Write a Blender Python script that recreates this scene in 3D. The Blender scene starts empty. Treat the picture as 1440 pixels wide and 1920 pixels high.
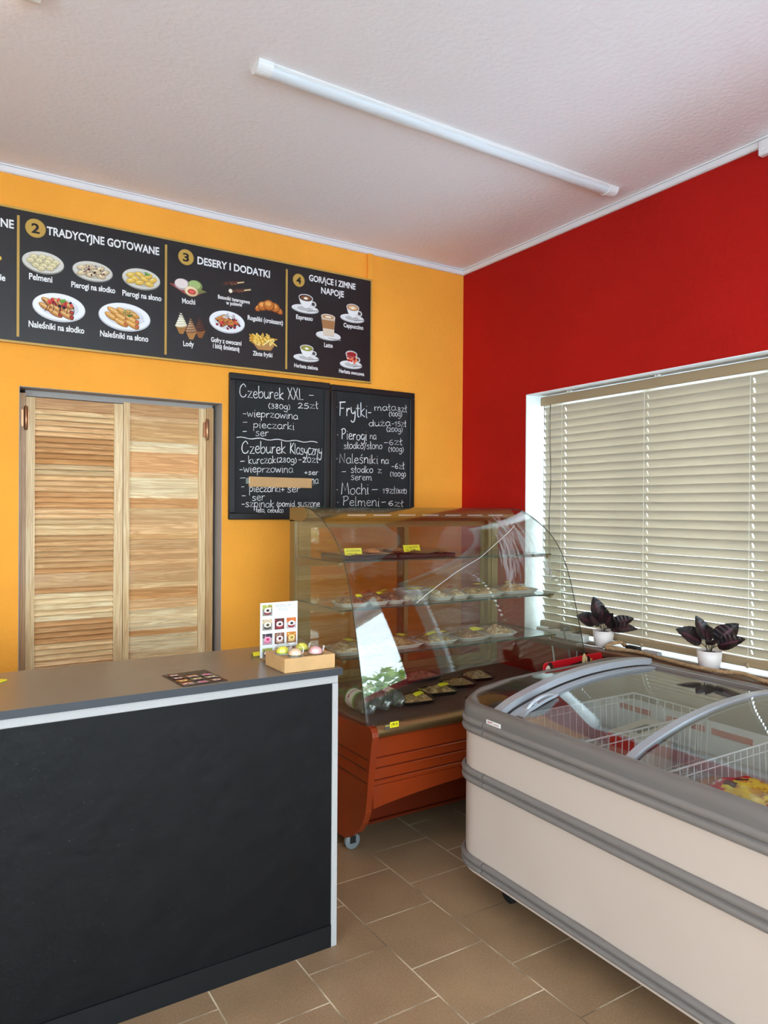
import bpy, math, random
from mathutils import Vector, Matrix, noise

random.seed(7)
PI = math.pi
SC = bpy.context.scene
COL = SC.collection

# ------------------------------------------------------------------ camera
cam_d = bpy.data.cameras.new('camera')
cam = bpy.data.objects.new('camera', cam_d)
COL.objects.link(cam)
yaw, pitch, roll = math.radians(57.7243), math.radians(-0.27587), math.radians(-0.37928)
fw = Vector((math.cos(yaw) * math.cos(pitch), math.sin(yaw) * math.cos(pitch), math.sin(pitch)))
rt = Vector((math.sin(yaw), -math.cos(yaw), 0))
dn = fw.cross(rt)
r2 = math.cos(roll) * rt + math.sin(roll) * dn
d2 = -math.sin(roll) * rt + math.cos(roll) * dn
cam.matrix_world = Matrix(((r2.x, -d2.x, -fw.x, 0), (r2.y, -d2.y, -fw.y, 0), (r2.z, -d2.z, -fw.z, 1.5), (0, 0, 0, 1)))
cam_d.sensor_fit = 'VERTICAL'
cam_d.sensor_height = 36
cam_d.lens = 36 * 1357.93 / 1920
cam_d.clip_start = 0.02
SC.camera = cam

# ------------------------------------------------------------------ light and exposure
world = bpy.data.worlds.new('sky')
SC.world = world
world.use_nodes = True
wn = world.node_tree.nodes
wl = world.node_tree.links
bg = wn['Background']
tc = wn.new('ShaderNodeTexCoord')
sep = wn.new('ShaderNodeSeparateXYZ')
rmp = wn.new('ShaderNodeValToRGB')
wl.new(tc.outputs['Generated'], sep.inputs[0])
wl.new(sep.outputs['Z'], rmp.inputs[0])
rmp.color_ramp.elements[0].color = (0.84, 0.94, 1.0, 1)
rmp.color_ramp.elements[1].color = (0.56, 0.77, 1.0, 1)
rmp.color_ramp.elements[1].position = 0.8
wl.new(rmp.outputs[0], bg.inputs['Color'])
bg.inputs['Strength'].default_value = 3.3

SC.view_settings.view_transform = 'Standard'
SC.view_settings.look = 'None'
SC.view_settings.gamma = 1
SC.view_settings.use_curve_mapping = False
SC.view_settings.exposure = 1.87
cy = SC.cycles
cy.max_bounces = 14
cy.diffuse_bounces = 6
cy.glossy_bounces = 5
cy.transmission_bounces = 8
cy.transparent_max_bounces = 40
cy.caustics_reflective = False
cy.caustics_refractive = False
cy.sample_clamp_indirect = 6

def portal(name, loc, rot, sx, sy):
    """guides daylight sampling through a window opening; gives no light of its own"""
    d = bpy.data.lights.new(name, 'AREA')
    d.shape = 'RECTANGLE'
    d.size = sx
    d.size_y = sy
    d.cycles.is_portal = True
    o = bpy.data.objects.new(name, d)
    o.location = loc
    o.rotation_euler = rot
    COL.objects.link(o)

# ------------------------------------------------------------------ helpers
def lin(h):
    h = h.lstrip('#')
    o = []
    for i in (0, 2, 4):
        c = int(h[i:i + 2], 16) / 255
        o.append(c / 12.92 if c <= 0.04045 else ((c + 0.055) / 1.055) ** 2.4)
    return tuple(o)

MATS = {}
def mat(name, col='#cccccc', rough=0.5, metal=0.0, spec=0.5, bump=None, vary=None, attr=False, coat=0.0, emit=None):
    """principled material; bump=(scale,strength,detail); vary=(scale,amount) mottles the colour; attr reads face colours"""
    m = bpy.data.materials.new(name)
    m.use_nodes = True
    n, l = m.node_tree.nodes, m.node_tree.links
    b = n['Principled BSDF']
    c = lin(col) if isinstance(col, str) else col
    b.inputs['Base Color'].default_value = (*c, 1)
    b.inputs['Roughness'].default_value = rough
    b.inputs['Metallic'].default_value = metal
    b.inputs['Specular IOR Level'].default_value = spec
    b.inputs['Coat Weight'].default_value = coat
    b.inputs['Coat Roughness'].default_value = 0.08
    if emit:
        b.inputs['Emission Color'].default_value = (*lin(emit[0]), 1)
        b.inputs['Emission Strength'].default_value = emit[1]
    src = None
    if attr:
        a = n.new('ShaderNodeAttribute')
        a.attribute_name = 'Col'
        src = a.outputs['Color']
    if vary:
        t = n.new('ShaderNodeTexCoord')
        nz = n.new('ShaderNodeTexNoise')
        nz.inputs['Scale'].default_value = vary[0]
        nz.inputs['Detail'].default_value = 6
        l.new(t.outputs['Object'], nz.inputs['Vector'])
        mr = n.new('ShaderNodeMapRange')
        mr.inputs['To Min'].default_value = 1 - vary[1]
        mr.inputs['To Max'].default_value = 1 + vary[1]
        mr.inputs['From Min'].default_value = 0.3
        mr.inputs['From Max'].default_value = 0.7
        l.new(nz.outputs[0], mr.inputs[0])
        mx = n.new('ShaderNodeVectorMath')
        mx.operation = 'SCALE'
        mx.inputs[0].default_value = c
        if src:
            l.new(src, mx.inputs[0])
        l.new(mr.outputs[0], mx.inputs['Scale'])
        src = mx.outputs[0]
    if src:
        l.new(src, b.inputs['Base Color'])
    if bump:
        t = n.new('ShaderNodeTexCoord')
        nz = n.new('ShaderNodeTexNoise')
        nz.inputs['Scale'].default_value = bump[0]
        nz.inputs['Detail'].default_value = bump[2] if len(bump) > 2 else 4
        l.new(t.outputs['Object'], nz.inputs['Vector'])
        bp = n.new('ShaderNodeBump')
        bp.inputs['Strength'].default_value = bump[1]
        bp.inputs['Distance'].default_value = 0.01
        l.new(nz.outputs[0], bp.inputs['Height'])
        l.new(bp.outputs[0], b.inputs['Normal'])
    MATS[name] = m
    return m

def speckle(m, scale, lo, col):
    """sparse paler scuffs over a painted surface"""
    n, l = m.node_tree.nodes, m.node_tree.links
    b = n['Principled BSDF']
    t = n.new('ShaderNodeTexCoord')
    a = n.new('ShaderNodeTexNoise')
    a.inputs['Scale'].default_value = scale
    a.inputs['Detail'].default_value = 8
    a.inputs['Roughness'].default_value = 0.7
    l.new(t.outputs['Object'], a.inputs['Vector'])
    r = n.new('ShaderNodeMapRange')
    r.inputs['From Min'].default_value = lo
    r.inputs['From Max'].default_value = lo + 0.1
    l.new(a.outputs[0], r.inputs[0])
    mx = n.new('ShaderNodeMix')
    mx.data_type = 'RGBA'
    l.new(r.outputs[0], mx.inputs[0])
    old = b.inputs['Base Color']
    if old.links:
        l.new(old.links[0].from_socket, mx.inputs[6])
    else:
        mx.inputs[6].default_value = old.default_value
    mx.inputs[7].default_value = (*lin(col), 1)
    l.new(mx.outputs[2], b.inputs['Base Color'])

def glass_mat(name, tint=(0.95, 0.98, 0.965), refl=0.05, rough=0.0, haze=0.0):
    m = bpy.data.materials.new(name)
    m.use_nodes = True
    n, l = m.node_tree.nodes, m.node_tree.links
    n.remove(n['Principled BSDF'])
    out = n['Material Output']
    tr = n.new('ShaderNodeBsdfTransparent')
    tr.inputs['Color'].default_value = (*tint, 1)
    gl = n.new('ShaderNodeBsdfGlossy')
    gl.inputs['Roughness'].default_value = rough
    lw = n.new('ShaderNodeLayerWeight')
    lw.inputs['Blend'].default_value = 0.5
    pw = n.new('ShaderNodeMath')
    pw.operation = 'POWER'
    pw.inputs[1].default_value = 4.5
    l.new(lw.outputs['Facing'], pw.inputs[0])
    ma = n.new('ShaderNodeMath')
    ma.operation = 'MULTIPLY_ADD'
    ma.inputs[1].default_value = 0.9
    ma.inputs[2].default_value = refl
    l.new(pw.outputs[0], ma.inputs[0])
    mx = n.new('ShaderNodeMixShader')
    l.new(ma.outputs[0], mx.inputs[0])
    l.new(tr.outputs[0], mx.inputs[1])
    l.new(gl.outputs[0], mx.inputs[2])
    last = mx
    if haze:
        df = n.new('ShaderNodeBsdfDiffuse')
        df.inputs['Color'].default_value = (0.8, 0.8, 0.8, 1)
        m2 = n.new('ShaderNodeMixShader')
        m2.inputs[0].default_value = haze
        l.new(mx.outputs[0], m2.inputs[1])
        l.new(df.outputs[0], m2.inputs[2])
        last = m2
    l.new(last.outputs[0], out.inputs['Surface'])
    MATS[name] = m
    return m

class MB:
    def __init__(s):
        s.v, s.f, s.m, s.c, s.sm = [], [], [], [], []
    def add(s, vs, fs, mi=0, col=(1, 1, 1), smooth=False):
        o = len(s.v)
        s.v += [Vector(p) for p in vs]
        for f in fs:
            s.f.append([o + i for i in f])
            s.m.append(mi)
            s.c.append(col)
            s.sm.append(smooth)
        return s
    def box(s, x0, x1, y0, y1, z0, z1, mi=0, col=(1, 1, 1), bev=0.0):
        if x0 > x1: x0, x1 = x1, x0
        if y0 > y1: y0, y1 = y1, y0
        if z0 > z1: z0, z1 = z1, z0
        if bev <= 0:
            vs = [(x, y, z) for x in (x0, x1) for y in (y0, y1) for z in (z0, z1)]
            return s.add(vs, [(0, 1, 3, 2), (4, 6, 7, 5), (0, 4, 5, 1), (2, 3, 7, 6), (0, 2, 6, 4), (1, 5, 7, 3)], mi, col)
        b = min(bev, (x1 - x0) / 2.01, (y1 - y0) / 2.01, (z1 - z0) / 2.01)
        ring = lambda d, z: [(x0 + d, y0 + b, z), (x0 + b, y0 + d, z), (x1 - b, y0 + d, z), (x1 - d, y0 + b, z), (x1 - d, y1 - b, z), (x1 - b, y1 - d, z), (x0 + b, y1 - d, z), (x0 + d, y1 - b, z)]
        vs = ring(b * .99, z0) + ring(0, z0 + b) + ring(0, z1 - b) + ring(b * .99, z1)
        fs = [tuple(range(7, -1, -1)), tuple(range(24, 32))]
        for k in range(3):
            for i in range(8):
                j = (i + 1) % 8
                fs.append((k * 8 + i, k * 8 + j, k * 8 + 8 + j, k * 8 + 8 + i))
        return s.add(vs, fs, mi, col)
    def prism(s, pts, a, b, axis='x', mi=0, col=(1, 1, 1), smooth=False, cap=True):
        """closed 2D outline pushed from a to b along an axis; outline is (y,z), (x,z) or (x,y)"""
        mk = {'x': lambda p, t: (t, p[0], p[1]), 'y': lambda p, t: (p[0], t, p[1]), 'z': lambda p, t: (p[0], p[1], t)}[axis]
        n = len(pts)
        vs = [mk(p, a) for p in pts] + [mk(p, b) for p in pts]
        s.add(vs, [(i, (i + 1) % n, n + (i + 1) % n, n + i) for i in range(n)], mi, col, smooth)
        if cap:
            s.add([mk(p, a) for p in pts], [tuple(range(n - 1, -1, -1))], mi, col)
            s.add([mk(p, b) for p in pts], [tuple(range(n))], mi, col)
        return s
    def grid(s, rows, mi=0, col=(1, 1, 1), smooth=True, cu=False, cv=False):
        """rows of points joined into a sheet"""
        R, N = len(rows), len(rows[0])
        vs = [p for r in rows for p in r]
        fs = []
        for i in range(R if cv else R - 1):
            for j in range(N if cu else N - 1):
                i2, j2 = (i + 1) % R, (j + 1) % N
                fs.append((i * N + j, i * N + j2, i2 * N + j2, i2 * N + j))
        return s.add(vs, fs, mi, col, smooth)
    def tube(s, pts, r, n=10, mi=0, col=(1, 1, 1), cap=True):
        pts = [Vector(p) for p in pts]
        rows = []
        up = None
        for i, p in enumerate(pts):
            d = (pts[min(i + 1, len(pts) - 1)] - pts[max(i - 1, 0)]).normalized()
            if up is None:
                up = d.orthogonal().normalized()
            up = (up - d * up.dot(d)).normalized()
            sd = d.cross(up)
            rr = r[i] if isinstance(r, (list, tuple)) else r
            rows.append([p + (up * math.cos(2 * PI * k / n) + sd * math.sin(2 * PI * k / n)) * rr for k in range(n)])
        s.grid(rows, mi, col, True, cu=True)
        if cap:
            s.add(rows[0], [tuple(range(n - 1, -1, -1))], mi, col)
            s.add(rows[-1], [tuple(range(n))], mi, col)
        return s
    def lathe(s, prof, o=(0, 0, 0), n=32, axis='z', mi=0, col=(1, 1, 1), wob=None):
        rows = []
        for r, h in prof:
            row = []
            for k in range(n):
                a = 2 * PI * k / n
                q = r * (wob(a, h) if wob else 1)
                x, y = q * math.cos(a), q * math.sin(a)
                p = {'z': (x, y, h), 'y': (x, h, y), 'x': (h, x, y)}[axis]
                row.append((o[0] + p[0], o[1] + p[1], o[2] + p[2]))
            rows.append(row)
        return s.grid(rows, mi, col, True, cu=True)
    def xf(s, M):
        s.v = [M @ v for v in s.v]
        return s
    def build(s, name, mats, parent=None, org=None):
        me = bpy.data.meshes.new(name)
        if org is None and parent is not None:
            org = ORG.get(parent.name, Vector((0, 0, 0)))
        o3 = Vector(org) if org is not None else Vector((0, 0, 0))
        me.from_pydata([tuple(v - o3) for v in s.v], [], s.f)
        if not isinstance(mats, (list, tuple)):
            mats = [mats]
        for m in mats:
            me.materials.append(MATS[m] if isinstance(m, str) else m)
        me.polygons.foreach_set('material_index', s.m)
        me.polygons.foreach_set('use_smooth', s.sm)
        if any(c != (1, 1, 1) for c in s.c):
            at = me.color_attributes.new('Col', 'FLOAT_COLOR', 'CORNER')
            buf = []
            for f, c in zip(s.f, s.c):
                buf += [*c, 1.0] * len(f)
            at.data.foreach_set('color', buf)
        me.update()
        o = bpy.data.objects.new(name, me)
        COL.objects.link(o)
        if parent is not None:
            o.parent = parent
            ORG[o.name] = o3
        elif org is not None:
            o.location = o3
            ORG[o.name] = o3
        return o

ORG = {}
def tag(o, label=None, cat=None, group=None, kind=None):
    for k, v in (('label', label), ('category', cat), ('group', group), ('kind', kind)):
        if v:
            o[k] = v
    return o
def thing(name, label, cat, loc, group=None):
    o = bpy.data.objects.new(name, None)
    o.empty_display_size = 0.05
    COL.objects.link(o)
    o.location = loc
    ORG[o.name] = Vector(loc)
    return tag(o, label, cat, group)
def struct(o):
    o['kind'] = 'structure'
    return o

def catmull(pts, k=6):
    P = [Vector((*p, 0)) if len(p) == 2 else Vector(p) for p in pts]
    if len(P) < 3:
        return [tuple(p[:len(pts[0])]) for p in P]
    out = []
    for i in range(len(P) - 1):
        a, b, c, d = P[max(i - 1, 0)], P[i], P[i + 1], P[min(i + 2, len(P) - 1)]
        for j in range(k):
            t = j / k
            q = 0.5 * (2 * b + (c - a) * t + (2 * a - 5 * b + 4 * c - d) * t * t + (3 * b - a - 3 * c + d) * t ** 3)
            out.append(tuple(q[:len(pts[0])]))
    out.append(tuple(P[-1][:len(pts[0])]))
    return out

def interp(x, pts):
    if x <= pts[0][0]:
        return pts[0][1]
    for (a, b), (c, d) in zip(pts, pts[1:]):
        if x <= c:
            return b + (d - b) * (x - a) / (c - a)
    return pts[-1][1]

class Flat:
    """printing on a flat sheet: shapes in sheet coordinates (u right, v up), in colours, laid one on the other"""
    def __init__(s, o, u, v, n, eps=0.00006):
        s.o, s.u, s.w, s.n = Vector(o), Vector(u), Vector(v), Vector(n)
        s.k, s.eps, s.mb = 1, eps, MB()
    def pt(s, p):
        return s.o + s.u * p[0] + s.w * p[1] + s.n * (s.k * s.eps)
    def poly(s, pts, col):
        c = lin(col) if isinstance(col, str) else col
        s.mb.add([s.pt(p) for p in pts], [tuple(range(len(pts)))], 0, c)
        s.k += 1
    def rect(s, x0, y0, x1, y1, col):
        s.poly([(x0, y0), (x1, y0), (x1, y1), (x0, y1)], col)
    def ell(s, cx, cy, rx, ry, col, rot=0.0, n=20, jit=0.0):
        ca, sa = math.cos(rot), math.sin(rot)
        P = []
        for i in range(n):
            a = 2 * PI * i / n
            q = 1 + (random.uniform(-jit, jit) if jit else 0)
            x, y = rx * math.cos(a) * q, ry * math.sin(a) * q
            P.append((cx + x * ca - y * sa, cy + x * sa + y * ca))
        s.poly(P, col)
    def stroke(s, pts, w, col):
        c = lin(col) if isinstance(col, str) else col
        L, R = [], []
        for i, p in enumerate(pts):
            a, b = pts[max(i - 1, 0)], pts[min(i + 1, len(pts) - 1)]
            dx, dy = b[0] - a[0], b[1] - a[1]
            q = math.hypot(dx, dy) or 1
            ww = w * 0.5 * random.uniform(0.75, 1.15)
            L.append((p[0] - dy / q * ww, p[1] + dx / q * ww))
            R.append((p[0] + dy / q * ww, p[1] - dx / q * ww))
        vs = [s.pt(p) for p in L] + [s.pt(p) for p in R]
        n = len(L)
        s.mb.add(vs, [(i, n + i, n + i + 1, i + 1) for i in range(n - 1)], 0, c)
        s.k += 0.02
    def text(s, body, a, b, size, col, bold=0.012):
        """lettering whose baseline runs from a to b"""
        cu = bpy.data.curves.new('t', 'FONT')
        cu.body = body
        cu.size = 1
        cu.offset = bold
        cu.resolution_u = 3
        ob = bpy.data.objects.new('t', cu)
        COL.objects.link(ob)
        me = ob.evaluated_get(bpy.context.evaluated_depsgraph_get()).to_mesh()
        X = [v.co.x for v in me.vertices]
        x0, x1 = min(X), max(X)
        L = math.hypot(b[0] - a[0], b[1] - a[1])
        sx = L / (x1 - x0)
        dx, dy = (b[0] - a[0]) / L, (b[1] - a[1]) / L
        c = lin(col) if isinstance(col, str) else col
        vs = [s.pt((a[0] + dx * (v.co.x - x0) * sx - dy * v.co.y * size, a[1] + dy * (v.co.x - x0) * sx + dx * v.co.y * size)) for v in me.vertices]
        s.mb.add(vs, [tuple(p.vertices) for p in me.polygons], 0, c)
        s.k += 1
        bpy.data.objects.remove(ob)
        bpy.data.curves.remove(cu)
    def build(s, name, parent, m='printed', org=None):
        return s.mb.build(name, m, parent, org)

# ------------------------------------------------------------------ materials
mat('orange_plaster', (0.97, 0.395, 0.042), 0.75, bump=(55, 0.35, 6), vary=(1.6, 0.07), spec=0.3)
mat('red_plaster', (0.44, 0.009, 0.005), 0.75, bump=(55, 0.30, 6), vary=(1.6, 0.08), spec=0.15)
mat('white_plaster', '#f4efee', 0.8, bump=(45, 0.28, 7), spec=0.25)
mat('cream_plaster', '#dcdcdc', 0.8, bump=(50, 0.3, 5))
mat('white_paint', '#eef0ee', 0.55, bump=(70, 0.1, 3))
mat('trim_white', '#e9e4e2', 0.5)
mat('white_plastic', '#e9e6e0', 0.35)
mat('diffuser_plastic', '#dfe2e2', 0.28)
mat('lit_diffuser', '#ffffff', 0.3, emit=('#fff6ea', 4.0))
mat('black_panel', '#09090b', 0.5, bump=(16, 0.30, 12), spec=0.22, vary=(9, 0.25))
speckle(MATS['black_panel'], 75, 0.645, '#4a4b4e')
mat('worktop', '#766b60', 0.26, bump=(400, 0.05, 2), spec=0.5)
mat('worktop_edge', '#2f3237', 0.5)
mat('white_trim_strip', '#a9a6a5', 0.5, bump=(90, 0.15, 3))
mat('dark_kick', '#0d0f11', 0.5, spec=0.3)
mat('menu_black', '#1e1a1c', 0.38, spec=0.5)
mat('gold_print', '#c39a47', 0.45)
mat('gold_metal', '#9a8158', 0.32, metal=0.85)
mat('gold_paint', '#8f7340', 0.4, metal=0.4)
mat('printed', '#ffffff', 0.5, attr=True, spec=0.35)
mat('printed_gloss', '#ffffff', 0.22, attr=True, spec=0.5)
mat('chalk', '#ffffff', 0.95, attr=True, spec=0.0)
mat('chalkboard', '#232426', 0.7, bump=(60, 0.1, 4), vary=(5, 0.14), spec=0.3)
mat('chalk_frame', '#101013', 0.45)
mat('kraft', '#c49a67', 0.75, vary=(12, 0.08), bump=(150, 0.06, 2))
mat('kraft_dark', '#a57a4a', 0.8, vary=(14, 0.12))
mat('grey_reveal', '#aaa29b', 0.8, bump=(60, 0.2, 4))
mat('hinge_copper', '#a97b5c', 0.3, metal=0.9)
mat('cherry', (0.25, 0.032, 0.006), 0.24, spec=0.5, vary=(3, 0.12), coat=0.4)
mat('cherry_edge', (0.12, 0.014, 0.004), 0.22, coat=0.4)
mat('deck_brown', '#6b5149', 0.4)
mat('freezer_white', '#c4b0a2', 0.35, spec=0.5, coat=0.1)
mat('freezer_grey', '#7a716c', 0.38)
mat('rim_grey', '#6f6762', 0.35)
mat('lid_alu', '#a9adb3', 0.3, metal=0.3)
mat('seal_black', '#17171a', 0.5)
mat('interior_white', '#cfd2d3', 0.4)
mat('wire_white', '#e6e6e4', 0.35)
mat('black_rubber', '#0e0e10', 0.6)
mat('grey_wheel', '#7f8688', 0.45)
mat('slat_edge', '#cabfa4', 0.5)
mat('blind_rail', '#a58d6d', 0.5)
mat('cord_brown', '#5a4a3a', 0.8)
mat('tape_white', '#e8e8e0', 0.8)
mat('pot_white', '#e6dbd6', 0.35)
mat('soil', '#2a211b', 0.95, bump=(200, 0.6, 4))
mat('leaf_dark', '#1d1413', 0.42, attr=True, spec=0.5)
mat('stem', '#3d3426', 0.6)
mat('rope', '#b8936a', 0.9, bump=(300, 0.5, 3), vary=(60, 0.2))
mat('sill_wood', '#5d3423', 0.35, vary=(8, 0.2), coat=0.2)
mat('meat', '#8a5a3a', 0.6, attr=True, vary=(70, 0.35))
mat('foam_tray', '#d8d3c6', 0.6)
mat('black_tray', '#171312', 0.4)
mat('yellow_slip', '#f0e030', 0.6)
mat('water_label', '#ffffff', 0.4, attr=True)
mat('bottle_cap', '#3f8f46', 0.4)
mat('outside_ground', '#dfe2e4', 0.9, vary=(1.2, 0.1))
mat('hedge_leaf', '#5c8a2c', 0.7, attr=True)
mat('mochi', '#ffffff', 0.7, attr=True)
glass_mat('pane_glass', (0.96, 0.98, 0.97), 0.04)
glass_mat('case_glass', (0.955, 0.97, 0.955), 0.075)
glass_mat('shelf_glass', (0.90, 0.945, 0.92), 0.05)
glass_mat('lid_glass', (0.93, 0.95, 0.945), 0.12)
glass_mat('door_glass', (0.80, 0.76, 0.68), 0.07)
glass_mat('cap_glass', (0.62, 0.62, 0.60), 0.06)
glass_mat('glare_haze', (0.97, 0.97, 0.97), 0.0, 0.3, 0.10)
glass_mat('film', (0.98, 0.98, 0.97), 0.05, 0.08, 0.02)
glass_mat('dome_plastic', (0.96, 0.97, 0.97), 0.06, 0.02)
glass_mat('bottle_plastic', (0.72, 0.76, 0.75), 0.10, 0.03, 0.06)
glass_mat('tub_plastic', (0.88, 0.88, 0.84), 0.12, 0.1, 0.2)
mat('glass_edge', '#1c3a30', 0.15)

def slat_mat():
    m = bpy.data.materials.new('blind_slat')
    m.use_nodes = True
    n, l = m.node_tree.nodes, m.node_tree.links
    b = n['Principled BSDF']
    b.inputs['Base Color'].default_value = (0.52, 0.465, 0.38, 1)
    b.inputs['Roughness'].default_value = 0.5
    t = n.new('ShaderNodeBsdfTranslucent')
    t.inputs['Color'].default_value = (0.66, 0.56, 0.425, 1)
    mx = n.new('ShaderNodeMixShader')
    mx.inputs[0].default_value = 0.31
    l.new(b.outputs[0], mx.inputs[1])
    l.new(t.outputs[0], mx.inputs[2])
    l.new(mx.outputs[0], n['Material Output'].inputs['Surface'])
    MATS['blind_slat'] = m
slat_mat()

def pine_mat(name, axis):
    """pine with grain running along one axis, tinted slat by slat"""
    m = bpy.data.materials.new(name)
    m.use_nodes = True
    n, l = m.node_tree.nodes, m.node_tree.links
    b = n['Principled BSDF']
    b.inputs['Roughness'].default_value = 0.5
    b.inputs['Coat Weight'].default_value = 0.1
    t = n.new('ShaderNodeTexCoord')
    mp = n.new('ShaderNodeMapping')
    mp.inputs['Scale'].default_value = (2.2, 30, 34) if axis == 'x' else (45, 30, 1.6)
    l.new(t.outputs['Object'], mp.inputs['Vector'])
    nz = n.new('ShaderNodeTexNoise')
    nz.inputs['Scale'].default_value = 1.6
    nz.inputs['Detail'].default_value = 3
    nz.inputs['Distortion'].default_value = 0.8
    l.new(mp.outputs[0], nz.inputs['Vector'])
    w = n.new('ShaderNodeMath')
    w.operation = 'MULTIPLY'
    w.inputs[1].default_value = 22.0
    l.new(nz.outputs[0], w.inputs[0])
    sn = n.new('ShaderNodeMath')
    sn.operation = 'SINE'
    l.new(w.outputs[0], sn.inputs[0])
    r = n.new('ShaderNodeMapRange')
    r.inputs['From Min'].default_value = -1
    r.inputs['From Max'].default_value = 1
    r.inputs['To Min'].default_value = 0.84
    r.inputs['To Max'].default_value = 1.06
    l.new(sn.outputs[0], r.inputs[0])
    a = n.new('ShaderNodeAttribute')
    a.attribute_name = 'Col'
    gm = n.new('ShaderNodeGamma')
    l.new(a.outputs['Color'], gm.inputs['Color'])
    mx = n.new('ShaderNodeVectorMath')
    mx.operation = 'MULTIPLY'
    l.new(a.outputs['Color'], mx.inputs[0])
    cmb = n.new('ShaderNodeCombineXYZ')
    p2 = n.new('ShaderNodeMath')
    p2.operation = 'POWER'
    p2.inputs[1].default_value = 1.6
    p3 = n.new('ShaderNodeMath')
    p3.operation = 'POWER'
    p3.inputs[1].default_value = 2.2
    l.new(r.outputs[0], cmb.inputs[0])
    l.new(r.outputs[0], p2.inputs[0])
    l.new(r.outputs[0], p3.inputs[0])
    l.new(p2.outputs[0], cmb.inputs[1])
    l.new(p3.outputs[0], cmb.inputs[2])
    l.new(cmb.outputs[0], mx.inputs[1])
    l.new(mx.outputs[0], b.inputs['Base Color'])
    MATS[name] = m
pine_mat('pine_h', 'x')
pine_mat('pine_v', 'z')

def floor_mat():
    m = bpy.data.materials.new('floor_tiles')
    m.use_nodes = True
    n, l = m.node_tree.nodes, m.node_tree.links
    b = n['Principled BSDF']
    t = n.new('ShaderNodeTexCoord')
    sp = n.new('ShaderNodeSeparateXYZ')
    l.new(t.outputs['Object'], sp.inputs[0])
    def off(sock, d):
        q = n.new('ShaderNodeMath')
        q.operation = 'ADD'
        q.inputs[1].default_value = d
        l.new(sock, q.inputs[0])
        return q.outputs[0]
    W = 0.2985
    u = off(sp.outputs['Y'], -1.785 + 100.5 * W)
    v = off(sp.outputs['X'], -1.041 + 100 * W)
    cb = n.new('ShaderNodeCombineXYZ')
    l.new(u, cb.inputs[0])
    l.new(v, cb.inputs[1])
    nd = n.new('ShaderNodeTexNoise')
    nd.inputs['Scale'].default_value = 60
    l.new(t.outputs['Object'], nd.inputs['Vector'])
    sb = n.new('ShaderNodeVectorMath')
    sb.operation = 'SUBTRACT'
    sb.inputs[1].default_value = (0.5, 0.5, 0.5)
    l.new(nd.outputs['Color'], sb.inputs[0])
    sc = n.new('ShaderNodeVectorMath')
    sc.operation = 'SCALE'
    sc.inputs['Scale'].default_value = 0.002
    l.new(sb.outputs[0], sc.inputs[0])
    ad = n.new('ShaderNodeVectorMath')
    l.new(cb.outputs[0], ad.inputs[0])
    l.new(sc.outputs[0], ad.inputs[1])
    br = n.new('ShaderNodeTexBrick')
    br.offset = 0.5
    br.offset_frequency = 2
    br.squash = 1.0
    br.inputs['Scale'].default_value = 1
    br.inputs['Brick Width'].default_value = W
    br.inputs['Row Height'].default_value = W
    br.inputs['Mortar Size'].default_value = 0.0028
    br.inputs['Mortar Smooth'].default_value = 0.25
    br.inputs['Color1'].default_value = (*lin('#9c7c5c'), 1)
    br.inputs['Color2'].default_value = (*lin('#937456'), 1)
    br.inputs['Mortar'].default_value = (*lin('#dac6a8'), 1)
    l.new(ad.outputs[0], br.inputs['Vector'])
    n1 = n.new('ShaderNodeTexNoise')
    n1.inputs['Scale'].default_value = 140
    n1.inputs['Detail'].default_value = 5
    l.new(t.outputs['Object'], n1.inputs['Vector'])
    n2 = n.new('ShaderNodeTexNoise')
    n2.inputs['Scale'].default_value = 3.2
    n2.inputs['Detail'].default_value = 5
    l.new(t.outputs['Object'], n2.inputs['Vector'])
    m1 = n.new('ShaderNodeMath')
    m1.operation = 'ADD'
    l.new(n1.outputs[0], m1.inputs[0])
    l.new(n2.outputs[0], m1.inputs[1])
    mr = n.new('ShaderNodeMapRange')
    mr.inputs['From Min'].default_value = 0.6
    mr.inputs['From Max'].default_value = 1.4
    mr.inputs['To Min'].default_value = 0.72
    mr.inputs['To Max'].default_value = 1.28
    l.new(m1.outputs[0], mr.inputs[0])
    mx = n.new('ShaderNodeVectorMath')
    mx.operation = 'SCALE'
    l.new(br.outputs['Color'], mx.inputs[0])
    l.new(mr.outputs[0], mx.inputs['Scale'])
    # worn grout: patchy mix back towards the tile colour
    n3 = n.new('ShaderNodeTexNoise')
    n3.inputs['Scale'].default_value = 5
    l.new(t.outputs['Object'], n3.inputs['Vector'])
    g = n.new('ShaderNodeMapRange')
    g.inputs['From Min'].default_value = 0.38
    g.inputs['From Max'].default_value = 0.6
    l.new(n3.outputs[0], g.inputs[0])
    gm = n.new('ShaderNodeMath')
    gm.operation = 'MULTIPLY'
    l.new(g.outputs[0], gm.inputs[0])
    l.new(br.outputs['Fac'], gm.inputs[1])
    gs = n.new('ShaderNodeMix')
    gs.data_type = 'RGBA'
    dk = n.new('ShaderNodeVectorMath')
    dk.operation = 'SCALE'
    dk.inputs[0].default_value = lin('#745b45')
    l.new(mr.outputs[0], dk.inputs['Scale'])
    inv = n.new('ShaderNodeMath')
    inv.operation = 'SUBTRACT'
    l.new(br.outputs['Fac'], inv.inputs[0])
    l.new(gm.outputs[0], inv.inputs[1])
    l.new(inv.outputs[0], gs.inputs[0])
    l.new(mx.outputs[0], gs.inputs[6])
    l.new(dk.outputs[0], gs.inputs[7])
    l.new(gs.outputs[2], b.inputs['Base Color'])
    b.inputs['Roughness'].default_value = 0.48
    bp = n.new('ShaderNodeBump')
    bp.inputs['Strength'].default_value = 0.25
    bp.inputs['Distance'].default_value = 0.003
    hm = n.new('ShaderNodeMath')
    hm.operation = 'SUBTRACT'
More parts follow.
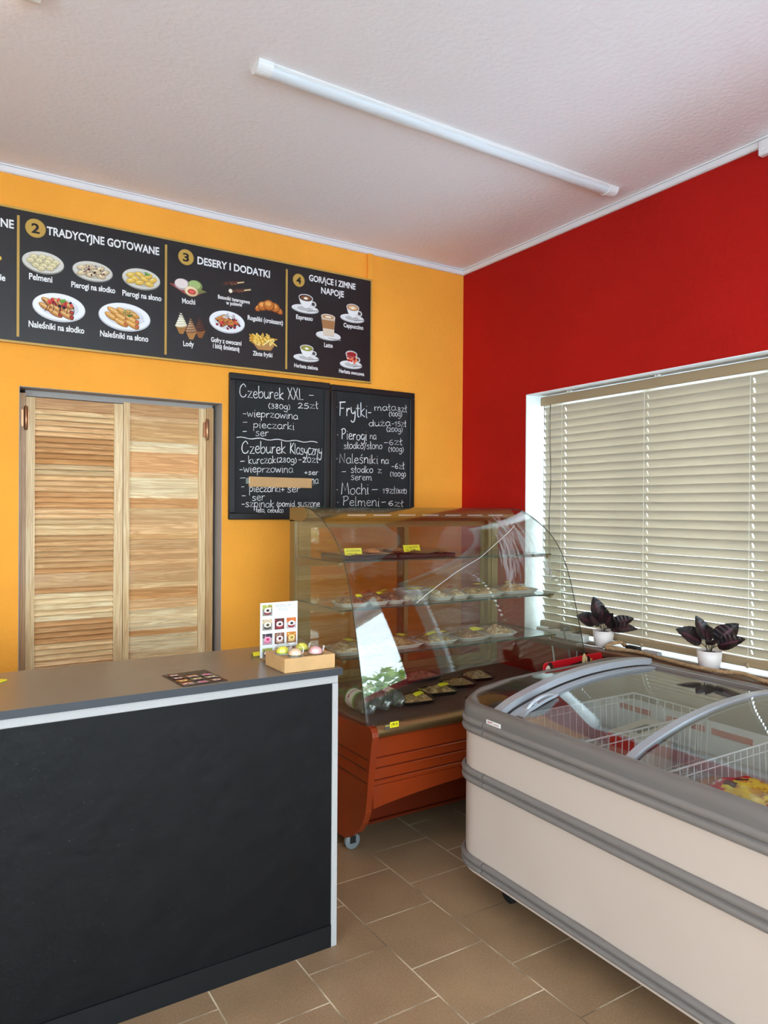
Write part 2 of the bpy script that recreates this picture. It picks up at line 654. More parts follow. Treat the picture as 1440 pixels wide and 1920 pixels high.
    l.new(n1.outputs[0], hm.inputs[0])
    l.new(br.outputs['Fac'], hm.inputs[1])
    l.new(hm.outputs[0], bp.inputs['Height'])
    l.new(bp.outputs[0], b.inputs['Normal'])
    MATS['floor_tiles'] = m
floor_mat()

# ------------------------------------------------------------------ the setting
YW, XW, ZC = 3.80, 3.013, 3.085
X0, Y0 = -2.6, -2.4

def wall_boxes(mb, axis, a0, a1, t0, t1, holes, z1):
    """upright wall between a0..a1 along an axis, thickness t0..t1, with rectangular holes (a, b, zlo, zhi)"""
    put = (lambda p, q, z0, zz: mb.box(p, q, t0, t1, z0, zz)) if axis == 'x' else (lambda p, q, z0, zz: mb.box(t0, t1, p, q, z0, zz))
    cur = a0
    for (h0, h1, zl, zh) in sorted(holes):
        put(cur, h0, 0, z1)
        if zl > 0:
            put(h0, h1, 0, zl)
        put(h0, h1, zh, z1)
        cur = h1
    put(cur, a1, 0, z1)
    return mb

mb = MB().box(X0 - 0.3, XW + 0.3, Y0 - 0.3, YW + 0.9, -0.1, 0)
struct(mb.build('floor', 'floor_tiles'))
mb = MB().box(X0 - 0.3, XW + 0.3, Y0 - 0.3, YW + 0.9, ZC, ZC + 0.12)
struct(mb.build('ceiling', 'white_plaster'))

# orange wall with the pantry doorway
DX0, DX1, DZ = 0.366, 1.357, 2.066
mb = wall_boxes(MB(), 'x', X0 - 0.3, XW + 0.3, YW, YW + 0.25, [(DX0, DX1, 0, DZ)], ZC)
mb.box(DX0, DX0 + 0.003, YW + 0.001, YW + 0.25, 0, DZ, 1)
mb.box(DX1 - 0.003, DX1, YW + 0.001, YW + 0.25, 0, DZ, 1)
mb.box(DX0, DX1, YW + 0.001, YW + 0.25, DZ - 0.003, DZ, 1)
mb.box(DX0 - 0.4, DX1 + 0.4, YW + 0.85, YW + 0.88, 0, ZC, 1)
mb.box(DX0 - 0.42, DX0 - 0.4, YW + 0.25, YW + 0.88, 0, ZC, 1)
mb.box(DX1 + 0.4, DX1 + 0.42, YW + 0.25, YW + 0.88, 0, ZC, 1)
struct(mb.build('wall_back', ['orange_plaster', 'grey_reveal']))

# red wall with the blinded window and a second window nearer the viewer
WY0, WY1, WZ0, WZ1 = 1.165, 3.198, 0.775, 2.183
VY0, VY1, VZ0, VZ1 = -0.75, 0.74, 1.12, 2.15
mb = wall_boxes(MB(), 'y', Y0 - 0.3, YW, XW, XW + 0.30, [(WY0, WY1, WZ0, WZ1), (VY0, VY1, VZ0, VZ1)], ZC)
for (a, b, c, d) in ((WY0, WY1, WZ0, WZ1), (VY0, VY1, VZ0, VZ1)):
    mb.box(XW + 0.001, XW + 0.29, a, a + 0.004, c, d, 1)
    mb.box(XW + 0.001, XW + 0.29, b - 0.004, b, c, d, 1)
    mb.box(XW + 0.001, XW + 0.29, a, b, d - 0.004, d, 1)
    mb.box(XW + 0.001, XW + 0.29, a, b, c, c + 0.004, 1)
struct(mb.build('wall_right', ['red_plaster', 'white_paint']))

SX0, SX1, SZ0, SZ1 = -1.9, 2.5, 0.25, 2.65
mb = wall_boxes(MB(), 'x', X0 - 0.3, XW + 0.3, Y0 - 0.25, Y0, [(SX0, SX1, SZ0, SZ1)], ZC)
struct(mb.build('wall_front', 'cream_plaster'))
LY0, LY1, LZ0, LZ1 = -2.0, 0.7, 0.3, 2.65
mb = wall_boxes(MB(), 'y', Y0, YW, X0 - 0.25, X0, [(LY0, LY1, LZ0, LZ1)], ZC)
struct(mb.build('wall_left', 'cream_plaster'))

def window(name, axis, a0, a1, z0, z1, t, n, fr=0.05):
    """frame with n panes; t = middle of the frame's thickness"""
    f = MB()
    put = (lambda mb, p, q, lo, hi, d: mb.box(p, q, t - d, t + d, lo, hi)) if axis == 'x' else (lambda mb, p, q, lo, hi, d: mb.box(t - d, t + d, p, q, lo, hi))
    put(f, a0, a1, z0, z0 + fr, 0.03)
    put(f, a0, a1, z1 - fr, z1, 0.03)
    for i in range(n + 1):
        c = a0 + (a1 - a0) * i / n
        put(f, max(a0, c - fr / 2 - (fr / 2 if i == n else 0)), min(a1, c + fr / 2 + (fr / 2 if i == 0 else 0)), z0 + fr, z1 - fr, 0.03)
    o = struct(f.build(name, 'white_plastic'))
    for i in range(n):
        g = MB()
        put(g, a0 + (a1 - a0) * i / n + fr / 2, a0 + (a1 - a0) * (i + 1) / n - fr / 2, z0 + fr, z1 - fr, 0.003)
        g.build('pane', 'pane_glass', o)
    return o
window('window_1', 'y', WY0 + 0.004, WY1 - 0.004, WZ0 + 0.004, WZ1 - 0.004, XW + 0.25, 3)
window('window_2', 'y', VY0 + 0.004, VY1 - 0.004, VZ0 + 0.004, VZ1 - 0.004, XW + 0.25, 1)
window('window_3', 'x', SX0, SX1, SZ0, SZ1, Y0 - 0.12, 4, 0.06)
window('added_window', 'y', LY0, LY1, LZ0, LZ1, X0 - 0.12, 2, 0.06)  # unseen left window, added to let more daylight into the room
portal('daylight_guide_left', (X0 - 0.26, (LY0 + LY1) / 2, (LZ0 + LZ1) / 2), (0, -PI / 2, 0), LZ1 - LZ0, LY1 - LY0)
portal('daylight_guide_right', (XW + 0.31, (WY0 + WY1) / 2, (WZ0 + WZ1) / 2), (0, PI / 2, 0), WZ1 - WZ0, WY1 - WY0)
portal('daylight_guide_side', (XW + 0.31, (VY0 + VY1) / 2, (VZ0 + VZ1) / 2), (0, PI / 2, 0), VZ1 - VZ0, VY1 - VY0)
portal('daylight_guide_shopfront', ((SX0 + SX1) / 2, Y0 - 0.26, (SZ0 + SZ1) / 2), (PI / 2, 0, 0), SX1 - SX0, SZ1 - SZ0)

mb = MB().box(-30, 30, -30, 30, -0.32, -0.12)
struct(mb.build('ground', 'outside_ground'))

# ceiling trims: white angle strips with a shadow groove
def trim(name, axis):
    mb = MB()
    for (d0, d1, z0, z1) in ((0, 0.011, -0.036, -0.006), (0.011, 0.016, -0.033, -0.010), (0, 0.020, -0.006, 0)):
        if axis == 'x':
            mb.box(X0, XW - 0.0, YW - d1, YW - d0, ZC + z0, ZC + z1)
        else:
            mb.box(XW - d1, XW - d0, Y0, YW - 0.016, ZC + z0, ZC + z1)
    return struct(mb.build(name, 'trim_white'))
trim('trim_1', 'x')
trim('trim_2', 'y')

# wooden board on the window ledge
mb = MB().box(2.885, 3.062, 1.25, 3.45, 0.757, 0.785, bev=0.006)
struct(mb.build('trim_3', 'sill_wood'))

# louvred pantry doors
PINE = ['#eec693', '#e6b97e', '#f2d3a2', '#d9a36a', '#e2ae76', '#f8e2b6', '#ecc28e', '#deb27e', '#f0cd98']
STILE = ['#e4c492', '#dbb784', '#e8c998']
door = bpy.data.objects.new('door_1', None)
COL.objects.link(door)
door.location = (0.86, YW + 0.11, 0)
ORG['door_1'] = Vector(door.location)
struct(door)
FY = YW + 0.085
mb = MB()
mb.box(DX0 + 0.004, DX0 + 0.036, FY - 0.01, FY + 0.05, 0, 2.045, 0, lin('#b98f63'))
mb.box(DX1 - 0.060, DX1 - 0.022, FY - 0.005, FY + 0.05, 0, 2.045, 0, lin('#c49a66'))
mb.build('door_frame', 'pine_v', door)
MB().box(DX0 + 0.036, DX1 - 0.024, FY + 0.006, FY + 0.05, 2.034, DZ - 0.0035).build('header', 'grey_reveal', door)
def leaf(x0, x1, sl, sr, flush, seed):
    rnd = random.Random(seed)
    zt = 2.030 if not flush else 2.040
    f = MB()
    f.box(x0, x0 + sl, FY, FY + 0.032, 0.02, zt, 0, lin(STILE[0]))
    f.box(x1 - sr, x1, FY, FY + 0.032, 0.02, zt, 0, lin(STILE[2]))
    f.box(x0 + sl, x0 + sl + 0.004, FY - 0.004, FY + 0.02, 0.02, zt, 0, lin('#ead0a0'))
    f.box(x1 - sr - 0.004, x1 - sr, FY - 0.004, FY + 0.02, 0.02, zt, 0, lin('#ead0a0'))
    lf = f.build('door_leaf', 'pine_v', door)
    r = MB()
    for (za, zb, c) in ((1.978, zt, '#c9965f'), (1.098, 1.168, '#cfa26a'), (0.02, 0.16, '#d0a56c')):
        r.box(x0 + sl, x1 - sr, FY + 0.004, FY + 0.030, za, zb, 0, lin(c))
    r.build('rail', 'pine_h', lf)
    s = MB()
    for (za, zb) in ((1.168, 1.978), (0.16, 1.098)):
        n = round((zb - za) / 0.0272)
        base = None
        hold = 0
        for i in range(n):
            z = za + (i + 0.5) * (zb - za) / n
            if hold <= 0:
                base = rnd.choice(PINE)
                hold = rnd.choice((1, 1, 2, 3)) if not flush else rnd.choice((1, 2, 3, 4))
            hold -= 1
            c = Vector(lin(base)) * rnd.uniform(0.86, 1.12)
            if not flush:
                pts = [(FY + 0.006, z - 0.0140), (FY + 0.001, z - 0.0095), (FY + 0.019, z + 0.0125), (FY + 0.025, z + 0.0105)]
            else:
                pts = [(FY + 0.013, z + 0.0145), (FY + 0.0065, z + 0.0130), (FY + 0.015, z - 0.0175), (FY + 0.021, z - 0.016)]
            s.prism(pts, x0 + sl + 0.001, x1 - sr - 0.001, 'x', 0, tuple(c))
    s.build('louvre_slats', 'pine_h', lf)
    return lf
la = leaf(0.404, 0.856, 0.036, 0.040, False, 3)
lb = leaf(0.859, 1.295, 0.026, 0.036, True, 11)
for (x, z, lf) in ((0.4025, 1.925, la), (1.2965, 1.925, lb)):
    h = MB()
    h.lathe([(0, -0.058), (0.006, -0.057), (0.0085, -0.053), (0.0085, -0.044), (0.0098, -0.042), (0.0098, 0.042), (0.0085, 0.044), (0.0085, 0.053), (0.006, 0.057), (0, 0.058)], (x, FY - 0.017, z), 14)
    h.box(x - 0.019, x - 0.004, FY - 0.012, FY - 0.0005, z - 0.04, z + 0.04)
    h.box(x + 0.004, x + 0.014, FY - 0.003, FY - 0.0005, z - 0.04, z + 0.04)
    h.build('hinge', 'hinge_copper', lf)

# hedge beyond the side window (what the glass of the display case mirrors)
rnd = random.Random(5)
mb = MB()
for k in range(1600):
    p = Vector((rnd.uniform(5.6, 6.4), rnd.uniform(-7.5, -0.5), rnd.uniform(-0.1, 2.3)))
    a = Vector((rnd.uniform(-1, 1), rnd.uniform(-1, 1), rnd.uniform(-1, 1))).normalized() * rnd.uniform(0.08, 0.16)
    b = a.cross(Vector((rnd.uniform(-1, 1), rnd.uniform(-1, 1), rnd.uniform(-1, 1)))).normalized() * 0.07
    c = rnd.choice([lin('#6d9a34'), lin('#86ad3f'), lin('#54802a'), lin('#a2c04e')])
    mb.add([p - a, p + b, p + a, p - b], [(0, 1, 2, 3)], 0, c)
hd = mb.build('hedge', 'hedge_leaf', None, (6, -2.2, -0.12))
tag(hd, 'green hedge growing outside beyond the side window', 'hedge', kind='stuff')

# ------------------------------------------------------------------ venetian blind
XB = 3.12
bl = thing('venetian_blind', 'cream venetian blind with beige rails lowered over the big window in the red wall', 'blind', (XB, 2.17, 2.15))
BY0, BY1 = 1.185, 3.148
mb = MB().box(XB - 0.028, XB + 0.028, BY0 - 0.005, BY1 + 0.012, 2.116, 2.168, bev=0.004)
mb.build('headrail', 'blind_rail', bl)
for y in (2.93, 2.70 - 0.36, 1.75, 1.3):
    mb = MB()
    mb.box(XB - 0.034, XB - 0.018, y - 0.014, y - 0.004, 2.166, 2.179)
    mb.box(XB - 0.034, XB - 0.018, y + 0.004, y + 0.014, 2.166, 2.179)
    mb.box(XB - 0.034, XB - 0.018, y - 0.004, y + 0.004, 2.168, 2.171)
    mb.build('bracket', 'white_plastic', bl)
LAD = (2.985, 2.419, 1.856, 1.30)
mb = MB()
PITCH = 0.0434
NS = 29
T = math.radians(61)
cx_, sx_ = math.cos(T) * 0.025, math.sin(T) * 0.025
def slat_piece(y0, y1, s0, s1, z):
    """part of a slat between two fractions of its width; the room-side edge is up"""
    rows_t, rows_b = [], []
    for k in range(5):
        s = s0 + (s1 - s0) * k / 4
        bow = 0.004 * (1 - s * s)
        x = XB + cx_ * s + bow * math.sin(T)
        zz = z - sx_ * s + bow * math.cos(T)
        rows_t.append([(x, y0, zz), (x, y1, zz)])
        rows_b.append([(x + 0.0014, y0, zz + 0.0008), (x + 0.0014, y1, zz + 0.0008)])
    mb.grid(rows_t)
    mb.grid(rows_b)
    for r, q in ((rows_t[0], rows_b[0]), (rows_t[-1], rows_b[-1])):
        mb.add([r[0], r[1], q[1], q[0]], [(0, 1, 2, 3)])
for i in range(NS):
    z = 2.083 - i * PITCH
    cur = BY0
    for y in sorted(LAD):
        slat_piece(cur, y - 0.0035, -1, 1, z)
        slat_piece(y - 0.0035, y + 0.0035, -1, -0.35, z)
        slat_piece(y - 0.0035, y + 0.0035, 0.55, 1, z)
        cur = y + 0.0035
    slat_piece(cur, BY1, -1, 1, z)
mb.build('slats', 'blind_slat', bl)
mb = MB().box(XB - 0.026, XB + 0.026, BY0, BY1 + 0.008, 0.802, 0.842, bev=0.008)
br = mb.build('bottom_rail', 'blind_rail', bl)
for y in LAD:
    mb = MB()
    mb.lathe([(0, -0.016), (0.007, -0.012), (0.009, 0), (0.006, 0.008), (0, 0.010)], (XB - 0.030, y, 0.815), 10)
    mb.build('cord_plug', 'blind_rail', br)
for y in LAD:
    mb = MB()
    for dx in (-0.0265, 0.0265):
        mb.tube([(XB + dx, y, 2.116), (XB + dx, y, 0.842)], 0.0009, 5)
    mb.build('ladder_cord', 'tape_white', bl)
mb = MB()
P = [(XB - 0.033, 3.068 + 0.004 * math.sin(k * 0.9), 2.116 - k * 0.075) for k in range(14)]
mb.tube(P, 0.0016, 6)
mb.tube([(p[0] - 0.003, p[1] + 0.006 * math.sin(i * 0.7), p[2]) for i, p in enumerate(P)], 0.0013, 6)
mb.lathe([(0, 0), (0.004, -0.004), (0.007, -0.022), (0.005, -0.03), (0, -0.031)], (P[-1][0], P[-1][1], P[-1][2] + 0.006), 10)
mb.build('lift_cord', 'cord_brown', bl)
mb = MB().tube([(XB - 0.031, 3.122, 2.116), (XB - 0.031, 3.122, 1.25)], 0.0015, 6)
mb.build('tilt_cord', 'cord_brown', bl)

# ------------------------------------------------------------------ ceiling lights and wall boxes
def batten(x0, x1, y, label, lit):
    t = thing('ceiling_light', label, 'lamp', ((x0 + x1) / 2, y, ZC))
    prof = [(y - 0.038, ZC), (y - 0.038, ZC - 0.006), (y - 0.030, ZC - 0.012), (y + 0.030, ZC - 0.012), (y + 0.038, ZC - 0.006), (y + 0.038, ZC)]
    MB().prism(prof, x0 + 0.03, x1 - 0.03, 'x').build('housing', 'white_plastic', t)
    arc = [(y + 0.031 * math.cos(a), ZC - 0.011 - 0.022 * math.sin(a)) for a in [PI * k / 12 for k in range(13)]]
    MB().prism(arc, x0 + 0.055, x1 - 0.055, 'x', smooth=True).build('diffuser', 'lit_diffuser' if lit else 'diffuser_plastic', t)
    for (a, b) in ((x0, x0 + 0.058), (x1 - 0.058, x1)):
        arc = [(y + 0.040 * math.cos(q), ZC - 0.036 * math.sin(q)) for q in [PI * k / 12 for k in range(13)]]
        MB().prism(arc, a, b, 'x').build('end_cap', 'white_plastic', t)
    return t
batten(0.985, 2.87, 2.442, 'long white batten light, switched off, across the middle of the ceiling', False)
batten(-1.55, 0.292, 2.464, 'white batten light glowing at the upper left edge of the ceiling', True)

t = thing('junction_box', 'small white junction box on the red wall under the ceiling', 'box', (XW, 1.70, 3.05))
MB().box(XW - 0.035, XW, 1.62, 1.765, 3.005, 3.072, bev=0.006).build('cover', 'trim_white', t)
MB().box(XW - 0.039, XW - 0.035, 1.64, 1.745, 3.018, 3.06).build('cap', 'trim_white', t)
t = thing('cable_duct', 'short orange painted cable duct from the ceiling down to the menu board', 'duct', (2.28, YW, 2.98))
MB().box(2.262, 2.298, YW - 0.024, YW, 2.893, ZC - 0.036, bev=0.003).build('cover', 'orange_plaster', t)

# ------------------------------------------------------------------ printed menu board
MENU_TEXT = [
    ('NE', (0.285, 2.791), (0.34, 2.792), 0.055),
    ('TRADYCYJNE GOTOWANE', (0.48, 2.794), (1.009, 2.797), 0.055),
    ('DESERY I DODATKI', (1.209, 2.79), (1.622, 2.788), 0.055),
    ('GORĄCE I ZIMNE', (1.865, 2.815), (2.175, 2.814), 0.05),
    ('NAPOJE', (1.944, 2.755), (2.096, 2.755), 0.05),
    ('ie', (0.283, 2.543), (0.305, 2.542), 0.04),
    ('Pelmeni', (0.404, 2.569), (0.505, 2.569), 0.04),
    ('Pierogi na słodko', (0.589, 2.563), (0.793, 2.565), 0.038),
    ('Pierogi na słono', (0.827, 2.561), (1.021, 2.562), 0.038),
    ('Naleśniki na słodko', (0.403, 2.345), (0.649, 2.345), 0.04),
    ('Naleśniki na słono', (0.722, 2.343), (0.956, 2.344), 0.04),
    ('Mochi', (1.129, 2.569), (1.199, 2.572), 0.037),
    ('Batoniki twarogowe', (1.322, 2.625), (1.504, 2.623), 0.028),
    ('w polewie', (1.368, 2.6), (1.459, 2.602), 0.028),
    ('Rogaliki (croissant)', (1.492, 2.536), (1.703, 2.535), 0.034),
    ('Lody', (1.136, 2.346), (1.193, 2.349), 0.037),
    ('Gofry z owocami', (1.285, 2.388), (1.457, 2.388), 0.034),
    ('i bitą śmietaną', (1.296, 2.356), (1.445, 2.355), 0.034),
    ('Złote frytki', (1.523, 2.343), (1.64, 2.345), 0.034),
    ('Espresso', (1.785, 2.583), (1.891, 2.585), 0.034),
    ('Cappuccino', (2.095, 2.58), (2.232, 2.58), 0.034),
    ('Latte', (1.966, 2.445), (2.023, 2.446), 0.034),
    ('Herbata zielona', (1.774, 2.306), (1.926, 2.304), 0.03),
    ('Herbata owocowa', (2.066, 2.306), (2.24, 2.302), 0.03),
]
MENU_PICS = [
    ('pelmeni', 0.465, 2.656, 0.087, 0.049),
    ('sweet_dumplings', 0.687, 2.654, 0.089, 0.046),
    ('golden_dumplings', 0.92, 2.657, 0.090, 0.050),
    ('sweet_crepes', 0.536, 2.454, 0.111, 0.063),
    ('savoury_crepes', 0.84, 2.453, 0.119, 0.065),
    ('mochi', 1.161, 2.657, 0.096, 0.045),
    ('curd_bars', 1.416, 2.698, 0.073, 0.043),
    ('croissant', 1.617, 2.623, 0.082, 0.040),
    ('ice_cream', 1.169, 2.453, 0.085, 0.071),
    ('waffle', 1.375, 2.505, 0.095, 0.056),
    ('fries', 1.581, 2.432, 0.087, 0.051),
    ('espresso', 1.847, 2.679, 0.087, 0.055),
    ('cappuccino', 2.159, 2.67, 0.083, 0.056),
    ('latte', 1.994, 2.562, 0.083, 0.076),
    ('green_tea', 1.855, 2.394, 0.082, 0.049),
    ('fruit_tea', 2.152, 2.391, 0.077, 0.054),
    ('dumpling_edge', 0.253, 2.641, 0.041, 0.045),
]
MENU_DISCS = [
    ('2', 0.431, 2.813, 0.045),
    ('3', 1.148, 2.813, 0.042),
    ('4', 1.8, 2.805, 0.038),
]
CHALK_LEFT = [
    ('Czeburek', (1.448, 2.106), (1.716, 2.116), 0.052),
    ('XXL', (1.738, 2.117), (1.84, 2.124), 0.052),
    ('-', (1.871, 2.139), (1.908, 2.14), 0.034),
    ('(380g)', (1.618, 2.059), (1.756, 2.062), 0.028),
    ('25zł', (1.8, 2.072), (1.935, 2.081), 0.034),
    ('-wieprzowina', (1.469, 2.003), (1.805, 2.01), 0.034),
    ('-', (1.469, 1.955), (1.502, 1.957), 0.034),
    ('pieczarki', (1.529, 1.945), (1.783, 1.948), 0.034),
    ('-', (1.468, 1.905), (1.498, 1.907), 0.034),
    ('ser', (1.542, 1.9), (1.625, 1.902), 0.034),
    ('Czeburek', (1.462, 1.798), (1.731, 1.809), 0.052),
    ('Klasyczny', (1.753, 1.81), (1.96, 1.809), 0.05),
    ('-', (1.455, 1.74), (1.487, 1.742), 0.034),
    ('kurczak', (1.503, 1.741), (1.671, 1.753), 0.034),
    ('(280g)', (1.671, 1.758), (1.798, 1.76), 0.028),
    ('-20zł', (1.807, 1.764), (1.938, 1.766), 0.034),
    ('-wieprzowina', (1.451, 1.694), (1.776, 1.703), 0.034),
    ('+ser', (1.843, 1.694), (1.938, 1.692), 0.026),
    ('-', (1.453, 1.648), (1.492, 1.65), 0.034),
    ('na', (1.888, 1.643), (1.939, 1.642), 0.034),
    ('-', (1.463, 1.6), (1.484, 1.602), 0.034),
    ('pieczarki+', (1.508, 1.587), (1.724, 1.591), 0.034),
    ('ser', (1.737, 1.59), (1.821, 1.591), 0.034),
    ('-', (1.464, 1.552), (1.492, 1.552), 0.034),
    ('ser', (1.524, 1.539), (1.605, 1.542), 0.034),
    ('-szpinak', (1.464, 1.505), (1.66, 1.503), 0.034),
    ('(pomid.', (1.673, 1.507), (1.795, 1.508), 0.028),
    ('suszone', (1.804, 1.508), (1.949, 1.509), 0.034),
    ('feta,', (1.548, 1.475), (1.605, 1.475), 0.022),
    ('cebula)', (1.618, 1.475), (1.716, 1.473), 0.022),
]
CHALK_RIGHT = [
    ('·', (2.05, 2.088), (2.061, 2.089), 0.034),
    ('Frytki-', (2.071, 2.052), (2.301, 2.056), 0.068),
    ('mała', (2.316, 2.1), (2.48, 2.113), 0.034),
    ('8zł', (2.486, 2.106), (2.56, 2.11), 0.034),
    ('(100g)', (2.423, 2.074), (2.523, 2.078), 0.028),
    ('duża', (2.276, 2.001), (2.439, 2.014), 0.034),
    ('-15zł', (2.444, 2.014), (2.555, 2.017), 0.034),
    ('(200g)', (2.406, 1.977), (2.529, 1.982), 0.028),
    ('·', (2.056, 1.922), (2.067, 1.922), 0.034),
    ('Pierogi', (2.087, 1.911), (2.267, 1.915), 0.048),
    ('na', (2.287, 1.924), (2.334, 1.925), 0.034),
    ('słodko/słono', (2.104, 1.856), (2.378, 1.867), 0.034),
    ('-6zł', (2.389, 1.893), (2.527, 1.901), 0.034),
    ('(100g)', (2.42, 1.854), (2.538, 1.857), 0.028),
    ('·', (2.052, 1.78), (2.064, 1.78), 0.034),
    ('Naleśniki', (2.073, 1.768), (2.349, 1.777), 0.045),
    ('na', (2.369, 1.777), (2.426, 1.778), 0.034),
    ('-', (2.09, 1.705), (2.126, 1.706), 0.034),
    ('słodko', (2.153, 1.715), (2.312, 1.717), 0.034),
    ('z', (2.342, 1.719), (2.375, 1.719), 0.034),
    ('-6zł', (2.444, 1.748), (2.543, 1.749), 0.034),
    ('(100g)', (2.433, 1.701), (2.555, 1.703), 0.028),
    ('serem', (2.154, 1.67), (2.304, 1.672), 0.034),
    ('·', (2.055, 1.597), (2.068, 1.597), 0.034),
    ('Mochi', (2.087, 1.581), (2.284, 1.588), 0.05),
    ('-', (2.302, 1.6), (2.353, 1.602), 0.034),
    ('19zł', (2.378, 1.594), (2.477, 1.594), 0.034),
    ('(szt)', (2.479, 1.597), (2.562, 1.595), 0.028),
    ('·', (2.059, 1.522), (2.072, 1.522), 0.034),
    ('Pelmeni', (2.097, 1.516), (2.361, 1.514), 0.045),
    ('-', (2.371, 1.525), (2.412, 1.527), 0.034),
    ('6zł', (2.419, 1.518), (2.538, 1.513), 0.034),
]

mbd = thing('menu_board', 'long black menu board with gold rim and food pictures on the orange wall', 'menu', (0.8, YW, 2.58))
MX0, MX1, MZ0, MZ1 = -0.62, 2.287, 2.264, 2.891
YB = YW - 0.018
MB().box(MX0, MX1, YB, YW - 0.001, MZ0, MZ1).build('panel', 'menu_black', mbd)
mb = MB()
e = 0.007
for (a, b, c, d) in ((MX0 - 0.003, MX1 + 0.003, MZ1 - e, MZ1 + 0.003), (MX0 - 0.003, MX1 + 0.003, MZ0 - 0.003, MZ0 + e), (MX1 - e * 0.8, MX1 + 0.003, MZ0 + e, MZ1 - e), (MX0 - 0.003, MX0 + e, MZ0 + e, MZ1 - e)):
    mb.box(a, b, YB - 0.004, YW - 0.002, c, d)
mb.build('frame', 'gold_print', mbd)
for (x, zt, zb) in ((0.358, 2.858, 2.292), (1.0435, 2.858, 2.290), (1.7245, 2.855, 2.288)):
    MB().box(x - 0.0055, x + 0.0055, YB - 0.002, YB, zb, zt).build('divider', 'gold_print', mbd)
def sheet():
    return Flat((0, YB - 0.0005, 0), (1, 0, 0), (0, 0, 1), (0, -1, 0))
for (t, a, b, s) in MENU_TEXT:
    f = sheet()
    f.text(t, a, b, s * (1.0 if t.isupper() else 1.04), '#f2f0ee', 0.026 if t.isupper() else 0.024)
    f.build('heading' if t.isupper() else 'caption', mbd)
for (t, x, z, r) in MENU_DISCS:
    f = sheet()
    f.ell(x, z, r, r, '#8f6f33', n=32)
    f.ell(x, z, r * 0.95, r * 0.95, '#c59c4a', n=32)
    f.text(t, (x - r * 0.40, z - r * 0.5), (x + r * 0.40, z - r * 0.5), r * 1.4, '#1c1614', 0.03)
    f.build('number_disc', mbd)

def blobs(f, cx, cz, w, h, n, cols, r0, r1, seed, jit=0.12, squash=0.8):
    q = random.Random(seed)
    L = []
    for i in range(n):
        a, d = q.uniform(0, 2 * PI), math.sqrt(q.random())
        L.append((cx + math.cos(a) * d * w, cz + math.sin(a) * d * h))
    for (x, z) in sorted(L, key=lambda p: -p[1]):
        r = q.uniform(r0, r1)
        c = q.choice(cols)
        f.ell(x, z, r, r * squash, c, q.uniform(0, PI), 12, jit)
def plate(f, x, z, w, h, white=True):
    f.ell(x, z, w, h, '#8f8a84' if not white else '#c9c9cc', n=36)
    f.ell(x, z + h * 0.05, w * 0.97, h * 0.93, '#d8d2c8' if not white else '#f1f1f3', n=36)
    f.ell(x, z + h * 0.02, w * 0.74, h * 0.68, '#bfb8ac' if not white else '#dddde0', n=36)
def cup(f, x, z, w, h, tea, foam=None):
    f.ell(x - w * .05, z - h * .55, w * .95, h * .42, '#a9a7a6', n=30)
    f.ell(x - w * .05, z - h * .50, w * .92, h * .38, '#e6e4e3', n=30)
    f.ell(x - w * .05, z - h * .52, w * .55, h * .22, '#bdbab8', n=30)
    f.stroke([(x + w * .1, z - h * .72), (x + w * .9, z - h * .50)], h * .09, '#8d8a88')
    f.ell(x + w * .50, z + h * .05, w * .22, h * .28, '#d9d7d5', n=20)
    f.ell(x + w * .50, z + h * .05, w * .12, h * .17, '#4a4646', n=20)
    P = [(x - w * .52, z + h * .55)] + [(x - w * .52 + w * 1.0 * k / 8 + 0, z + h * .5 - h * .95 * math.sin(PI * k / 8) ** .7) for k in range(1, 8)] + [(x + w * .48, z + h * .55)]
    f.poly(P, '#eeedeb')
    f.ell(x - w * .02, z + h * .55, w * .50, h * .36, '#dad8d6', n=28)
    f.ell(x - w * .02, z + h * .53, w * .44, h * .29, tea, n=28)
    if foam:
        f.ell(x - w * .02, z + h * .53, w * .34, h * .20, foam, n=24)
        f.ell(x - w * .02, z + h * .50, w * .14, h * .12, '#f6ead8', n=14)
